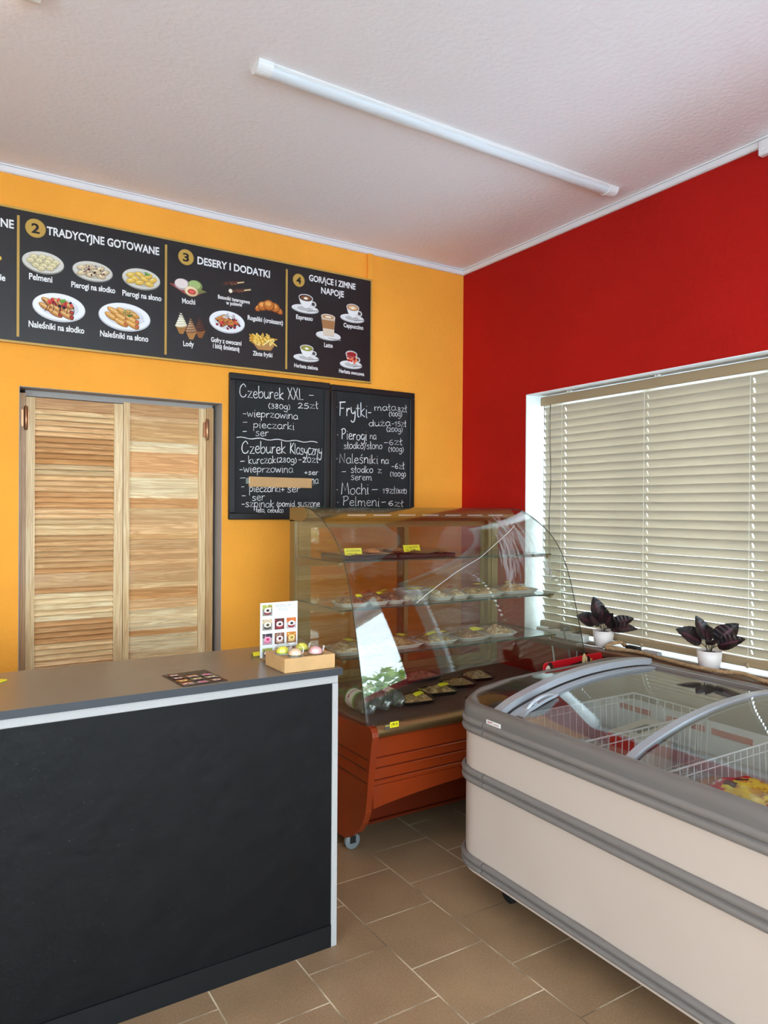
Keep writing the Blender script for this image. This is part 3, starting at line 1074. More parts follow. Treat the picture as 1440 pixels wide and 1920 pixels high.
def picture(kind, x, z, w, h, f):
    if kind == 'pelmeni':
        plate(f, x, z, w, h, False)
        for (a, b) in [(-.45, .42), (-.05, .5), (.3, .42), (.6, .2), (-.6, .05), (-.2, .12), (.2, .1), (.45, -.12), (-.35, -.3), (.02, -.28), (.32, -.4), (-.1, -.55)]:
            f.ell(x + a * w, z + b * h, w * .19, h * .25, '#8d7d52', n=16)
            f.ell(x + a * w, z + b * h + h * .02, w * .175, h * .225, '#d9cb9c', n=16)
            f.ell(x + a * w + w * .02, z + b * h + h * .05, w * .09, h * .10, '#efe4bd', n=12)
            f.ell(x + a * w + w * .01, z + b * h - h * .02, w * .035, h * .05, '#a8966a', n=8)
    elif kind in ('sweet_dumplings', 'golden_dumplings', 'dumpling_edge'):
        if kind != 'dumpling_edge':
            plate(f, x, z, w, h, False)
        gold = kind != 'sweet_dumplings'
        A, B, C = ('#b98a2c', '#e6bd55', '#f6dc8a') if gold else ('#8f7550', '#d9c29a', '#f1e3c6')
        for (a, b, r) in [(-.55, .25, .3), (-.1, .42, -.2), (.35, .35, .4), (-.35, -.05, .1), (.15, .05, -.3), (.6, .05, .5), (-.1, -.35, .2), (.4, -.38, -.1), (-.55, -.3, .3)]:
            f.ell(x + a * w, z + b * h, w * .25, h * .24, A, r, 16, .05)
            f.ell(x + a * w, z + b * h + h * .03, w * .225, h * .2, B, r, 16, .06)
            f.ell(x + a * w - w * .03, z + b * h + h * .09, w * .10, h * .07, C, r, 12)
        if gold:
            blobs(f, x + w * .28, z + h * .55, w * .12, h * .16, 9, ['#4f7d2e', '#76a545', '#3a5f22'], w * .03, w * .07, 3, .3)
        else:
            blobs(f, x, z + h * .1, w * .65, h * .5, 26, ['#2a1620', '#47182a', '#5e2233', '#7e2636'], w * .025, w * .06, 4, .1)
    elif kind in ('sweet_crepes', 'savoury_crepes'):
        plate(f, x, z, w, h)
        for k, (a, b) in enumerate([(-.4, .30), (-.05, .34), (.30, .28), (-.5, -.08), (-.12, -.08), (.28, -.14), (-.15, -.42), (.28, -.48)]):
            ang = -.45
            cols = ('#8a4f22', '#c98a49', '#e3b87a') if kind == 'sweet_crepes' else ('#a46a26', '#d99a4a', '#eec07c')
            f.ell(x + a * w, z + b * h, w * .30, h * .22, cols[0], ang, 14, .03)
            f.ell(x + a * w - w * .01, z + b * h + h * .04, w * .28, h * .18, cols[1], ang, 14, .03)
            f.ell(x + a * w - w * .04, z + b * h + h * .09, w * .2, h * .07, cols[2], ang, 12)
            if b < .2:
                f.ell(x + a * w + w * .19, z + b * h - h * .08, w * .09, h * .13, '#3a1a14' if kind == 'sweet_crepes' else '#8a5a2a', 0, 12)
                f.ell(x + a * w + w * .19, z + b * h - h * .08, w * .065, h * .09, '#c7352c' if kind == 'sweet_crepes' else '#d9694a', 0, 12)
        if kind == 'sweet_crepes':
            for k in range(5):
                f.stroke(catmull([(x - w * .6 + k * w * .25, z + h * .45), (x - w * .45 + k * w * .25, z), (x - w * .55 + k * w * .27, z - h * .4)], 5), w * .025, '#3b1c12')
            blobs(f, x + w * .05, z + h * .28, w * .5, h * .28, 16, ['#c62f31', '#e2504a', '#8f1a26', '#20182c'], w * .05, w * .09, 6, .1, .9)
            blobs(f, x + w * .12, z + h * .5, w * .1, h * .12, 5, ['#5f9a3a', '#83b850'], w * .04, w * .07, 9, .3)
        else:
            blobs(f, x + w * .12, z + h * .3, w * .2, h * .26, 22, ['#44702c', '#5f8d3e', '#2f5420'], w * .02, w * .06, 6, .5, .4)
            blobs(f, x, z - h * .1, w * .75, h * .55, 22, ['#4a3a20', '#7a5a2c'], w * .008, w * .018, 12, .3)
    elif kind == 'mochi':
        f.poly([(x - w, z + h * .1), (x - w * .2, z - h * .75), (x + w * .4, z - h * .8), (x + w * .95, z - h * .15), (x + w * .2, z + h * .3)], '#9a4a48')
        f.poly([(x + w * .1, z - h * .8), (x + w * .98, z - h * .2), (x + w * .6, z)], '#6f7f45')
        for (a, b, r, c, d) in ((-.32, .22, .40, '#b9a7a4', '#ecdcd8'), (.36, .30, .38, '#7d8d52', '#a9bb74'), (.16, -.38, .36, '#cdb183', '#f1dcb4')):
            f.ell(x + a * w, z + b * h, r * w, r * h * 1.55, c, n=24)
            f.ell(x + a * w - r * w * .1, z + b * h + r * h * .2, r * w * .82, r * h * 1.25, d, n=24)
        f.ell(x + w * .18, z - h * .42, w * .22, h * .3, '#c43a30', n=18)
        f.ell(x + w * .18, z - h * .42, w * .14, h * .18, '#e2665a', n=14)
    elif kind == 'curd_bars':
        for (a, b, s) in ((-.25, .30, 1), (.25, -.45, 0)):
            f.stroke([(x + (a + .3) * w, z + (b + .25) * h), (x + (a + .95) * w, z + (b + .55) * h)], h * .16, '#e2c08a')
            P = [(x + (a - .62) * w, z + (b - .22) * h), (x + (a + .4) * w, z + (b + .12) * h), (x + (a + .5) * w, z + (b + .55) * h), (x + (a - .5) * w, z + (b + .18) * h)]
            f.poly(P, '#5a3225')
            blobs(f, x + (a - .05) * w, z + (b + .15) * h, w * .42, h * .17, 16, ['#7a4a38', '#3a1e18', '#8d5d48'], w * .03, w * .07, 5, .2)
            if not s:
                f.ell(x + (a - .56) * w, z + (b - .02) * h, w * .14, h * .24, '#f0e6cf', .3, 12)
    elif kind == 'croissant':
        for (a, b, rx, ry, r) in ((-.7, -.35, .28, .38, .7), (.72, -.3, .28, .4, -.6), (-.42, 0, .36, .62, .4), (.42, .05, .36, .62, -.4), (0, .22, .4, .72, 0)):
            f.ell(x + a * w, z + b * h, rx * w, ry * h, '#8a4313', r, 18, .03)
            f.ell(x + a * w - w * .02, z + b * h + h * .05, rx * w * .86, ry * h * .82, '#c5722a', r, 18, .03)
            f.ell(x + a * w - w * .05, z + b * h + h * .2, rx * w * .5, ry * h * .4, '#e9a557', r, 14)
    elif kind == 'ice_cream':
        for (a, b, cc, c1, c2, c3) in ((-.5, .12, '#a9743c', '#d8cfae', '#f4eed8', '#fffdf2'), (.62, -.02, '#8d5528', '#3a211a', '#5e382a', '#7b4c39'), (.08, -.26, '#b07a40', '#7d573a', '#b98b65', '#e8d3b4')):
            X, Z = x + a * w, z + b * h
            f.poly([(X - .34 * w, Z - .25 * h), (X + .34 * w, Z - .25 * h), (X + .12 * w, Z - .95 * h), (X - .1 * w, Z - .95 * h)], cc)
            for k in range(6):
                rr = (.36 - .058 * k)
                f.ell(X, Z - .22 * h + k * .19 * h, rr * w, rr * h * .5, c1, .18, 18)
                f.ell(X - .03 * w, Z - .18 * h + k * .19 * h, rr * w * .86, rr * h * .32, c2, .18, 18)
                f.ell(X - .08 * w, Z - .15 * h + k * .19 * h, rr * w * .4, rr * h * .12, c3, .18, 12)
    elif kind == 'waffle':
        plate(f, x, z, w, h)
        for (a, b) in ((-.25, .05), (.2, .02)):
            f.poly([(x + (a - .45) * w, z + (b + .1) * h), (x + (a + .1) * w, z + (b + .6) * h), (x + (a + .5) * w, z + (b - .05) * h), (x + (a + .0) * w, z + (b - .55) * h)], '#8c4c1c')
            f.poly([(x + (a - .43) * w, z + (b + .15) * h), (x + (a + .1) * w, z + (b + .62) * h), (x + (a + .46) * w, z + b * h), (x + (a + .0) * w, z + (b - .44) * h)], '#cf8a44')
            for k in range(4):
                t = k / 3.5
                f.stroke([(x + (a - .43 + .46 * t) * w, z + (b + .12 - .55 * t) * h), (x + (a + .08 + .4 * t) * w, z + (b + .6 - .6 * t) * h)], w * .025, '#7d4418')
        blobs(f, x, z - h * .1, w * .75, h * .55, 26, ['#c4282c', '#de4a44', '#241a30', '#8d1c28'], w * .05, w * .09, 21, .1, .85)
        blobs(f, x + w * .05, z + h * .55, w * .3, h * .22, 14, ['#d9d2cc', '#f4f0ec', '#b9aeb0'], w * .06, w * .12, 22, .15, .8)
    elif kind == 'fries':
        f.poly([(x - w * .9, z + h * .1), (x + w * .88, z - h * .15), (x + w * .55, z - h * .95), (x - w * .3, z - h * 1.0)], '#8c5f34')
        f.poly([(x - w * .8, z - h * .05), (x + w * .8, z - h * .25), (x + w * .5, z - h * .9), (x - w * .28, z - h * .95)], '#b88750')
        q = random.Random(8)
        for k in range(46):
            a = q.uniform(-.75, .75)
            X, Z = x + a * w, z + q.uniform(-.3, .45) * h * (1 - .5 * abs(a))
            an = q.uniform(-.7, 2.2)
            dx, dz = math.cos(an) * w * .26, math.sin(an) * h * .4
            f.stroke([(X - dx, Z - dz), (X + dx, Z + dz)], w * .085, q.choice(['#e7b540', '#f3cf66', '#c98f28', '#f8dd8a']))
    elif kind == 'espresso':
        cup(f, x, z, w, h, '#3b2014', '#8a5530')
    elif kind == 'cappuccino':
        cup(f, x, z, w, h, '#b9793f', '#e2bd8e')
    elif kind == 'green_tea':
        cup(f, x, z, w, h, '#8d8a34', '#a5a04a')
    elif kind == 'fruit_tea':
        cup(f, x, z, w, h, '#7d1414')
        blobs(f, x, z + h * .05, w * .42, h * .42, 24, ['#b81f22', '#e0452f', '#7a1018', '#f08a5a'], w * .06, w * .12, 31, .15, .9)
        f.ell(x - w * .02, z + h * .55, w * .46, h * .28, '#c9b6b2', n=24)
        f.ell(x - w * .02, z + h * .53, w * .41, h * .23, '#a01a1c', n=24)
    elif kind == 'latte':
        f.ell(x, z - h * .62, w * .95, h * .32, '#a9a7a6', n=30)
        f.ell(x, z - h * .58, w * .92, h * .29, '#e6e4e3', n=30)
        f.stroke([(x, z - h * .75), (x + w * .95, z - h * .82)], h * .05, '#8d8a88')
        f.poly([(x - w * .56, z + h * .75), (x + w * .5, z + h * .75), (x + w * .40, z - h * .62), (x - w * .36, z - h * .62)], '#cdb49a')
        f.poly([(x - w * .52, z + h * .5), (x + w * .47, z + h * .5), (x + w * .43, z - h * .1), (x - w * .43, z - h * .1)], '#a9754a')
        f.poly([(x - w * .42, z - h * .1), (x + w * .43, z - h * .1), (x + w * .38, z - h * .58), (x - w * .34, z - h * .58)], '#dcc8b2')
        f.ell(x - w * .03, z + h * .75, w * .53, h * .2, '#e8dccd', n=26)
        f.ell(x - w * .03, z + h * .74, w * .46, h * .15, '#c08f60', n=26)
        f.ell(x - w * .03, z + h * .74, w * .25, h * .08, '#f0e2cd', n=16)
for (k, x, z, w, h) in MENU_PICS:
    f = sheet()
    if k == 'ice_cream':
        z, h = z + .006, h * .80
    picture(k, x, z, w * 1.06, h * 1.08, f)
    f.build('dish_picture', mbd)

# ------------------------------------------------------------------ chalkboards
GL = {  # handwriting, pen strokes on a grid: baseline 0, small letters 1 high, tall ones 1.75
    'a': (.95, [[(.78, .85), (.45, 1), (.1, .6), (.2, .1), (.5, 0), (.78, .4), (.8, .95), (.78, .2), (.95, .02)]]),
    'ą': (.95, [[(.78, .85), (.45, 1), (.1, .6), (.2, .1), (.5, 0), (.78, .4), (.8, .95), (.78, .2), (.9, .0), (.75, -.3), (1, -.38)]]),
    'b': (.9, [[(.15, 1.7), (.12, .8), (.14, .1), (.5, 0), (.8, .4), (.6, .9), (.2, .65)]]),
    'c': (.8, [[(.72, .85), (.4, 1), (.1, .5), (.35, .02), (.75, .15)]]),
    'd': (.95, [[(.75, .85), (.4, .95), (.1, .5), (.35, .02), (.7, .3), (.82, 1.7), (.8, .2), (.92, .02)]]),
    'e': (.85, [[(.15, .5), (.7, .6), (.55, .98), (.2, .8), (.15, .25), (.45, 0), (.8, .2)]]),
    'f': (.7, [[(.7, 1.6), (.45, 1.7), (.32, 1.2), (.3, 0)], [(.05, .9), (.6, .95)]]),
    'g': (.9, [[(.75, .85), (.4, 1), (.1, .55), (.4, .08), (.75, .5), (.78, .95), (.75, -.4), (.4, -.7), (.08, -.45)]]),
    'h': (.9, [[(.15, 1.7), (.13, 0)], [(.14, .5), (.45, .95), (.75, .7), (.75, .05), (.88, .02)]]),
    'i': (.4, [[(.2, 1), (.18, .1), (.32, .0)], [(.22, 1.35), (.25, 1.42)]]),
    'j': (.45, [[(.3, 1), (.28, -.4), (.02, -.65)], [(.32, 1.35), (.34, 1.42)]]),
    'k': (.85, [[(.15, 1.7), (.13, 0)], [(.72, 1), (.17, .45), (.75, 0)]]),
    'l': (.4, [[(.15, 1.7), (.13, .2), (.3, .0)]]),
    'ł': (.5, [[(.25, 1.7), (.23, .1), (.42, .0)], [(.02, .75), (.48, 1.15)]]),
    'm': (1.3, [[(.12, 1), (.12, 0)], [(.13, .6), (.38, .98), (.6, .7), (.6, 0)], [(.61, .6), (.88, .98), (1.1, .7), (1.1, .05), (1.25, .02)]]),
    'n': (.9, [[(.12, 1), (.12, 0)], [(.13, .55), (.45, .98), (.72, .7), (.72, .05), (.85, .02)]]),
    'o': (.9, [[(.5, 1), (.15, .75), (.15, .2), (.5, 0), (.8, .35), (.75, .85), (.45, 1)]]),
    'p': (.9, [[(.14, 1), (.1, -.75)], [(.13, .7), (.5, 1), (.8, .6), (.5, .08), (.14, .25)]]),
    'r': (.7, [[(.15, 1), (.13, 0)], [(.14, .55), (.4, .95), (.65, .88)]]),
    's': (.8, [[(.7, .88), (.35, 1), (.18, .75), (.6, .4), (.62, .1), (.3, 0), (.08, .15)]]),
    'ś': (.8, [[(.7, .88), (.35, 1), (.18, .75), (.6, .4), (.62, .1), (.3, 0), (.08, .15)], [(.4, 1.25), (.6, 1.55)]]),
    't': (.65, [[(.3, 1.55), (.28, .15), (.55, .02)], [(.02, 1.02), (.6, 1.05)]]),
    'u': (.9, [[(.12, 1), (.14, .25), (.4, 0), (.72, .35), (.75, 1), (.75, .15), (.9, .02)]]),
    'w': (1.15, [[(.08, 1), (.3, .02), (.55, .8), (.8, .02), (1.05, 1)]]),
    'y': (.9, [[(.12, 1), (.2, .4), (.5, .3), (.75, .6), (.78, 1), (.7, -.35), (.35, -.7), (.08, -.5)]]),
    'z': (.85, ['L', [(.12, .95), (.75, .98), (.1, .02), (.82, .05)]]),
    'ż': (.85, ['L', [(.12, .95), (.75, .98), (.1, .02), (.82, .05)], [(.42, 1.3), (.48, 1.38)]]),
    'C': (1.25, [[(1.05, 1.35), (.75, 1.75), (.25, 1.3), (.12, .5), (.45, 0), (.9, .1), (1.1, .4)]]),
    'F': (1.1, ['L', [(.25, 1.75), (.15, 0)], [(.1, 1.7), (1.05, 1.8)], [(.2, .95), (.8, 1)]]),
    'K': (1.05, ['L', [(.18, 1.75), (.15, 0)], [(.9, 1.75), (.2, .8), (1, 0)]]),
    'M': (1.35, ['L', [(.1, 0), (.3, 1.75), (.68, .55), (1.05, 1.75), (1.22, 0)]]),
    'N': (1.15, ['L', [(.15, 0), (.2, 1.7), (.9, .05), (.98, 1.75)]]),
    'P': (1.0, [[(.25, 1.7), (.18, 0)], [(.05, 1.6), (.6, 1.8), (.9, 1.4), (.6, .95), (.22, .85)]]),
    'X': (1.1, ['L', [(.12, 1.7), (.95, 0)], [(.95, 1.7), (.1, 0)]]),
    'L': (.95, ['L', [(.18, 1.7), (.16, .02), (.85, .04)]]),
    '0': (.85, [[(.45, 1.2), (.15, .9), (.15, .25), (.42, 0), (.7, .3), (.7, .95), (.42, 1.2)]]),
    '1': (.6, ['L', [(.08, .85), (.4, 1.25), (.36, 0)]]),
    '2': (.85, [[(.12, .95), (.4, 1.25), (.68, .9), (.4, .4), (.1, .02), (.4, .08), (.8, .04)]]),
    '3': (.8, [[(.12, 1.15), (.5, 1.25), (.62, .9), (.3, .68), (.65, .5), (.6, .1), (.3, 0), (.08, .15)]]),
    '5': (.85, [[(.75, 1.22), (.3, 1.2), (.22, .72), (.55, .75), (.75, .4), (.5, .02), (.12, .1)]]),
    '6': (.85, [[(.65, 1.2), (.3, .95), (.13, .4), (.4, 0), (.7, .25), (.55, .6), (.2, .45)]]),
    '8': (.85, [[(.6, 1.05), (.35, 1.22), (.2, .95), (.62, .42), (.5, .02), (.2, .1), (.2, .4), (.6, .8), (.6, 1.05)]]),
    '9': (.85, [[(.65, 1.05), (.35, 1.22), (.15, .9), (.4, .6), (.66, .85), (.68, 1.1), (.6, .3), (.3, 0)]]),
    '(': (.5, [[(.42, 1.35), (.18, .9), (.15, .3), (.4, -.2)]]),
    ')': (.5, [[(.1, 1.35), (.34, .9), (.36, .3), (.1, -.2)]]),
    '-': (.7, ['L', [(.05, .55), (.6, .58)]]),
    '+': (.9, ['L', [(.08, .55), (.8, .57)], [(.44, 1), (.43, .15)]]),
    '/': (.7, ['L', [(.05, -.35), (.65, 1.5)]]),
    '·': (.4, [[(.15, .5), (.22, .56), (.28, .48), (.18, .44)]]),
    '.': (.35, [[(.12, .02), (.2, .08), (.16, -.02)]]),
    ',': (.35, [[(.18, .1), (.2, -.05), (.08, -.3)]]),
}
def chalk(f, body, a, b, xh, rnd):
    adv = sum(GL[c][0] for c in body)
    L = math.hypot(b[0] - a[0], b[1] - a[1])
    s = L / adv
    dx, dy = (b[0] - a[0]) / L, (b[1] - a[1]) / L
    h = xh * 0.74
    x = 0
    for ch in body:
        w, strokes = GL[ch]
        jy = rnd.uniform(-.05, .05)
        js = rnd.uniform(.93, 1.08)
        line = strokes[0] == 'L'
        for st in strokes:
            if st == 'L':
                continue
            P = st if line else catmull(st, 4)
            Q = []
            for (px, py) in P:
                u, v = (x + px) * s, (py * js + jy) * h
                Q.append((a[0] + dx * u - dy * v, a[1] + dy * u + dx * v))
            f.stroke(Q, max(0.0034, xh * 0.09) * rnd.uniform(.85, 1.1), rnd.choice(['#f4f4f2', '#e2e3e3', '#d2d4d4', '#eceded']))
        x += w
def chalkboard(x0, x1, z0, z1, label, lines, seed):
    t = thing('chalkboard', label, 'chalkboard', ((x0 + x1) / 2, YW, z0))
    yf = YW - 0.022
    MB().box(x0 + 0.02, x1 - 0.02, YW - 0.012, YW - 0.001, z0 + 0.02, z1 - 0.02).build('writing_surface', 'chalkboard', t)
    w = 0.036
    mb = MB()
    for (a, b, c, d) in ((x0, x1, z1 - w, z1), (x0, x1, z0, z0 + w), (x0, x0 + w, z0 + w, z1 - w), (x1 - w, x1, z0 + w, z1 - w)):
        mb.box(a, b, yf, YW - 0.0005, c, d, bev=0.004)
    mb.build('frame', 'chalk_frame', t)
    rnd = random.Random(seed)
    for (s, a, b, xh) in lines:
        f = Flat((0, YW - 0.0122, 0), (1, 0, 0), (0, 0, 1), (0, -1, 0), 0.00002)
        chalk(f, s, a, b, xh, rnd)
        f.build('chalk_words', t, 'chalk')
    return t, Flat((0, YW - 0.0122, 0), (1, 0, 0), (0, 0, 1), (0, -1, 0), 0.00002)
t, f = chalkboard(1.390, 2.009, 1.434, 2.236, 'left chalkboard with two priced lists and a strip of brown tape', CHALK_LEFT, 2)
f.stroke([(1.434 + k * 0.0225, 1.884 + 0.004 * math.sin(k * 1.3)) for k in range(23)], 0.005, '#d8d8d6')
f.build('chalk_line', t, 'chalk')
mb = MB()
mb.box(1.506, 1.893, YW - 0.0145, YW - 0.0130, 1.616, 1.672)
tp = mb.build('tape_strip', 'kraft', t)
tp['label'] = 'strip of brown tape over one line'
for (a, b) in ((1.488, 1.512), (1.888, 1.914)):
    MB().box(a, b, YW - 0.0150, YW - 0.0146, 1.632, 1.664).build('clear_tape', 'film', tp)
t, f = chalkboard(2.016, 2.614, 1.425, 2.231, 'right chalkboard listing fries, dumplings and pancakes, beside the taped one', CHALK_RIGHT, 4)

# ------------------------------------------------------------------ service counter
ct = thing('service_counter', 'black service counter with white edge strips and a grey brown top', 'counter', (-0.2, 2.4, 0))
CX0, CX1, CY0, CY1 = -1.7, 1.195, 2.180, 2.655
mb = MB().box(CX0, CX1 + 0.008, CY0 - 0.014, CY1 + 0.012, 0.931, 0.9545)
mb.build('worktop', 'worktop', ct)
mb = MB().box(CX0, CX1 + 0.0095, CY0 - 0.0155, CY0 - 0.0141, 0.9312, 0.9543)
mb.box(CX1 + 0.0081, CX1 + 0.0095, CY0 - 0.0141, CY1 + 0.012, 0.9312, 0.9543)
mb.build('edge_band', 'worktop_edge', ct)
MB().box(CX0, CX1 - 0.021, CY0 + 0.003, CY0 + 0.018, 0.0, 0.904).build('front_panel', 'black_panel', ct)
MB().box(CX0, CX1 - 0.022, CY0 - 0.002, CY0 + 0.0028, 0.0, 0.075).build('kick_board', 'dark_kick', ct)
mb = MB().box(CX0, CX1, CY0 - 0.002, CY0 + 0.018, 0.9025, 0.9305, bev=0.002)
mb.build('top_strip', 'white_trim_strip', ct)
mb = MB().box(CX1 - 0.0215, CX1, CY0 - 0.003, CY0 + 0.018, 0.0, 0.9024, bev=0.002)
mb.build('corner_strip', 'white_trim_strip', ct)
MB().box(CX1 - 0.018, CX1 - 0.0005, CY0 + 0.0185, CY1, 0.0, 0.9305).build('side_panel', 'black_panel', ct)
MB().box(CX0, CX1 - 0.02, CY1 - 0.3, CY1 - 0.02, 0.45, 0.468).build('inner_shelf', 'worktop_edge', ct)

# ------------------------------------------------------------------ things on the counter
ZT = 0.955
def photo_tile(f, x0, y0, x1, y1, cols, seed, cut):
    """little food photograph: backdrop, a rounded cake cut open"""
    q = random.Random(seed)
    f.rect(x0, y0, x1, y1, cols[0])
    w, h = x1 - x0, y1 - y0
    f.rect(x0, y0 + h * .62, x1, y1, cols[1])
    for k in range(7):
        f.ell(x0 + w * q.uniform(.1, .9), y0 + h * q.uniform(.62, .95), w * q.uniform(.05, .10), h * q.uniform(.04, .06), q.choice(cols), n=10)
    f.ell(x0 + w * .5, y0 + h * .24, w * .36, h * .15, cols[4], n=16)
    f.ell(x0 + w * .52, y0 + h * .5, w * .34, h * .24, cols[2], n=18)
    f.rect(x0 + w * .2, y0 + h * .34, x0 + w * .85, y0 + h * .46, cols[2])
    f.ell(x0 + w * .54, y0 + h * .48, w * .17, h * .13, cut, n=14)
CAKES = [(['#7d7a72', '#9fa34a', '#efe6d2', '#dcd34e', '#7e2430'], '#3a2418'), (['#8a8078', '#c3ab8a', '#f0e2c6', '#d8c6a8', '#3b3632'], '#4a3a24'), (['#5a2428', '#54241f', '#f6efe8', '#7d3630', '#9a2e34'], '#4d2a22'),
         (['#b0a6a4', '#c8682c', '#f3e3d6', '#e08a3e', '#8e1f2c'], '#2f2a2a'), (['#a89a9a', '#34303a', '#e59ab6', '#8a8088', '#c8708e'], '#c0305a'), (['#6d4438', '#7a4a3a', '#f2e8e0', '#d8c0b0', '#caa898'], '#6a2420'),
         (['#8e5a34', '#c77a24', '#f0d48c', '#e09a34', '#d8b070'], '#a8842e')]
st = thing('flyer_stand', 'white dessert flyer in an upright clear stand at the end of the counter', 'flyer', (1.08, 2.424, ZT))
tl = 0.16
def lean(p):
    return p
MB().box(1.008, 1.158, 2.4245, 2.4265, ZT + 0.004, 1.160).build('acrylic_panel', 'dome_plastic', st)
MB().box(1.008, 1.158, 2.37, 2.4265, ZT + 0.001, ZT + 0.004).build('foot', 'dome_plastic', st)
MB().box(1.010, 1.156, 2.4225, 2.4240, ZT + 0.006, 1.158).build('paper', 'white_paint', st)
f = Flat((1.010, 2.4223, ZT + 0.006), (1, 0, 0), (0, 0, 1), (0, -1, 0), 0.00002)
f.text('PREMIUM', (0.058, 0.177), (0.118, 0.177), 0.017, '#8a8a90', 0.0)
f.text('MOCHI', (0.070, 0.164), (0.108, 0.164), 0.015, '#8a8a90', 0.0)
k = 0
for r in range(4):
    for c in range(3):
        if r == 0 and c > 0:
            continue
        x, y = 0.008 + c * 0.047, 0.150 - r * 0.052
        cols, cut = CAKES[k % 7]
        f.rect(x, y + 0.0425, x + 0.028, y + 0.0435, '#c8c8cc')
        photo_tile(f, x, max(y, 0.001), x + 0.038, y + 0.040, cols, k, cut)
        k += 1
f.build('printing', st)
bx = thing('cardboard_box', 'low brown cardboard box with mochi on top at the counter end', 'box', (1.09, 2.265, ZT))
mb = MB().box(0.996, 1.184, 2.182, 2.342, ZT, 1.003, bev=0.0015)
mb.build('carton', 'kraft', bx)
mb = MB()
mb.prism([(2.190, ZT + 0.004), (2.210, ZT + 0.024), (2.310, ZT + 0.024), (2.335, ZT + 0.004)], 0.9945, 0.996, 'x')
mb.prism([(2.192, ZT + 0.044), (2.207, ZT + 0.028), (2.318, ZT + 0.028), (2.333, ZT + 0.044)], 0.9948, 0.996, 'x')
mb.build('side_flap', 'kraft', bx)
f = Flat((1.07, 2.19, 1.0032), (1, 0, 0), (0, 1, 0), (0, 0, 1), 0.00002)
f.poly([(0.0, 0.004), (0.022, 0.006), (0.024, 0.016), (0.004, 0.014)], '#3a3226')
f.poly([(0.022, 0.002), (0.062, 0.008), (0.058, 0.020), (0.024, 0.015)], '#c9a53e')
f.build('sticker', bx)
def mochi(x, y, c, c2, label, tagrot):
    t = thing('mochi', label, 'dessert', (x, y, 1.0035), 'mochi in clear domes on the box')
    MB().lathe([(0, 0), (0.027, 0), (0.028, 0.002), (0.024, 0.003), (0, 0.003)], (x, y, 1.0035), 24).build('base', 'dome_plastic', t)
    mb = MB()
    for i in range(3):
        pass
    mb.lathe([(0.021, 0.003), (0.0225, 0.007), (0.021, 0.014), (0.016, 0.021), (0.008, 0.0252), (0, 0.026)], (x, y, 1.0035), 26, 'z', 0, lin(c))
    mb.lathe([(0, 0.0032), (0.0218, 0.0032), (0.0228, 0.005), (0.0222, 0.008)], (x, y, 1.0035), 26, 'z', 0, lin(c2))
    mb.build('cake', 'mochi', t)
    pr = [(0.027, 0.003), (0.0275, 0.012), (0.025, 0.024), (0.019, 0.033), (0.010, 0.0385), (0, 0.040)]
    MB().lathe(pr, (x, y, 1.0035), 28).build('dome', 'dome_plastic', t)
    mb = MB().box(-0.009, 0.009, -0.0006, 0.0006, -0.009, 0.009)
    mb.xf(Matrix.Translation((x + 0.0275 * math.cos(tagrot), y + 0.0275 * math.sin(tagrot), 1.022)) @ Matrix.Rotation(tagrot + PI / 2, 4, 'Z') @ Matrix.Rotation(0.25, 4, 'X'))
    s = mb.build('price_sticker', 'white_paint', t)
mochi(1.026, 2.262, '#e9e046', '#b6c24a', 'yellow mochi in a clear dome beside the white flyer', -0.9)
mochi(1.045, 2.205, '#eec4a0', '#6d6a50', 'peach coloured mochi in a clear dome, nearest the front', -0.6)
mochi(1.108, 2.285, '#ece24a', '#8fae6a', 'yellow mochi in a clear dome, behind the pink one', -0.8)
mochi(1.122, 2.208, '#f0b0ac', '#eab2b0', 'pink mochi in a clear dome, furthest right on the box', -0.25)

lf = thing('leaflet', 'dark leaflet with rows of dessert pictures lying flat on the counter', 'leaflet', (0.724, 2.27, ZT))
A, B, C_, D = Vector((0.659, 2.180, ZT)), Vector((0.803, 2.186, ZT)), Vector((0.789, 2.370, ZT)), Vector((0.645, 2.358, ZT))
U = (B - A).normalized()
V = (D - A).normalized()
mb = MB().add([A, B, C_, D, *[p + Vector((0, 0, 0.0012)) for p in (A, B, C_, D)]], [(3, 2, 1, 0), (4, 5, 6, 7), (0, 1, 5, 4), (1, 2, 6, 5), (2, 3, 7, 6), (3, 0, 4, 7)])
mb.build('sheet', 'menu_black', lf)
f = Flat(A + Vector((0, 0, 0.0014)), U, V, (0, 0, 1), 0.00002)
f.text('PREMIUM MOCHI', (0.062, 0.160), (0.125, 0.160), 0.012, '#8f8a78', 0.0)
k = 3
for r in range(4):
    for c in range(3):
        if r == 3 and c > 0:
            continue
        cols, cut = CAKES[k % 7]
        photo_tile(f, 0.008 + c * 0.046, 0.012 + r * 0.040, 0.044 + c * 0.046, 0.042 + r * 0.040, cols, k, cut)
        k += 1
f.build('printing', lf)
t = thing('paper_slip', 'yellow paper slip on the counter at the left edge of the photo', 'paper', (0.185, 2.535, ZT))
MB().prism([(0.13, 2.50), (0.17, 2.49), (0.214, 2.538), (0.17, 2.57), (0.12, 2.56)], ZT, ZT + 0.004, 'z').build('slip', 'yellow_slip', t)
t = thing('paper_slip', 'small folded yellow slip on the counter behind the flyer stand', 'paper', (1.045, 2.50, ZT))
mb = MB()
mb.grid([[(1.012, 2.49, ZT + 0.001), (1.075, 2.49, ZT + 0.001)], [(1.015, 2.505, ZT + 0.013), (1.072, 2.505, ZT + 0.014)], [(1.018, 2.528, ZT + 0.001), (1.07, 2.528, ZT + 0.001)]], smooth=False)
mb.build('slip', 'yellow_slip', t)

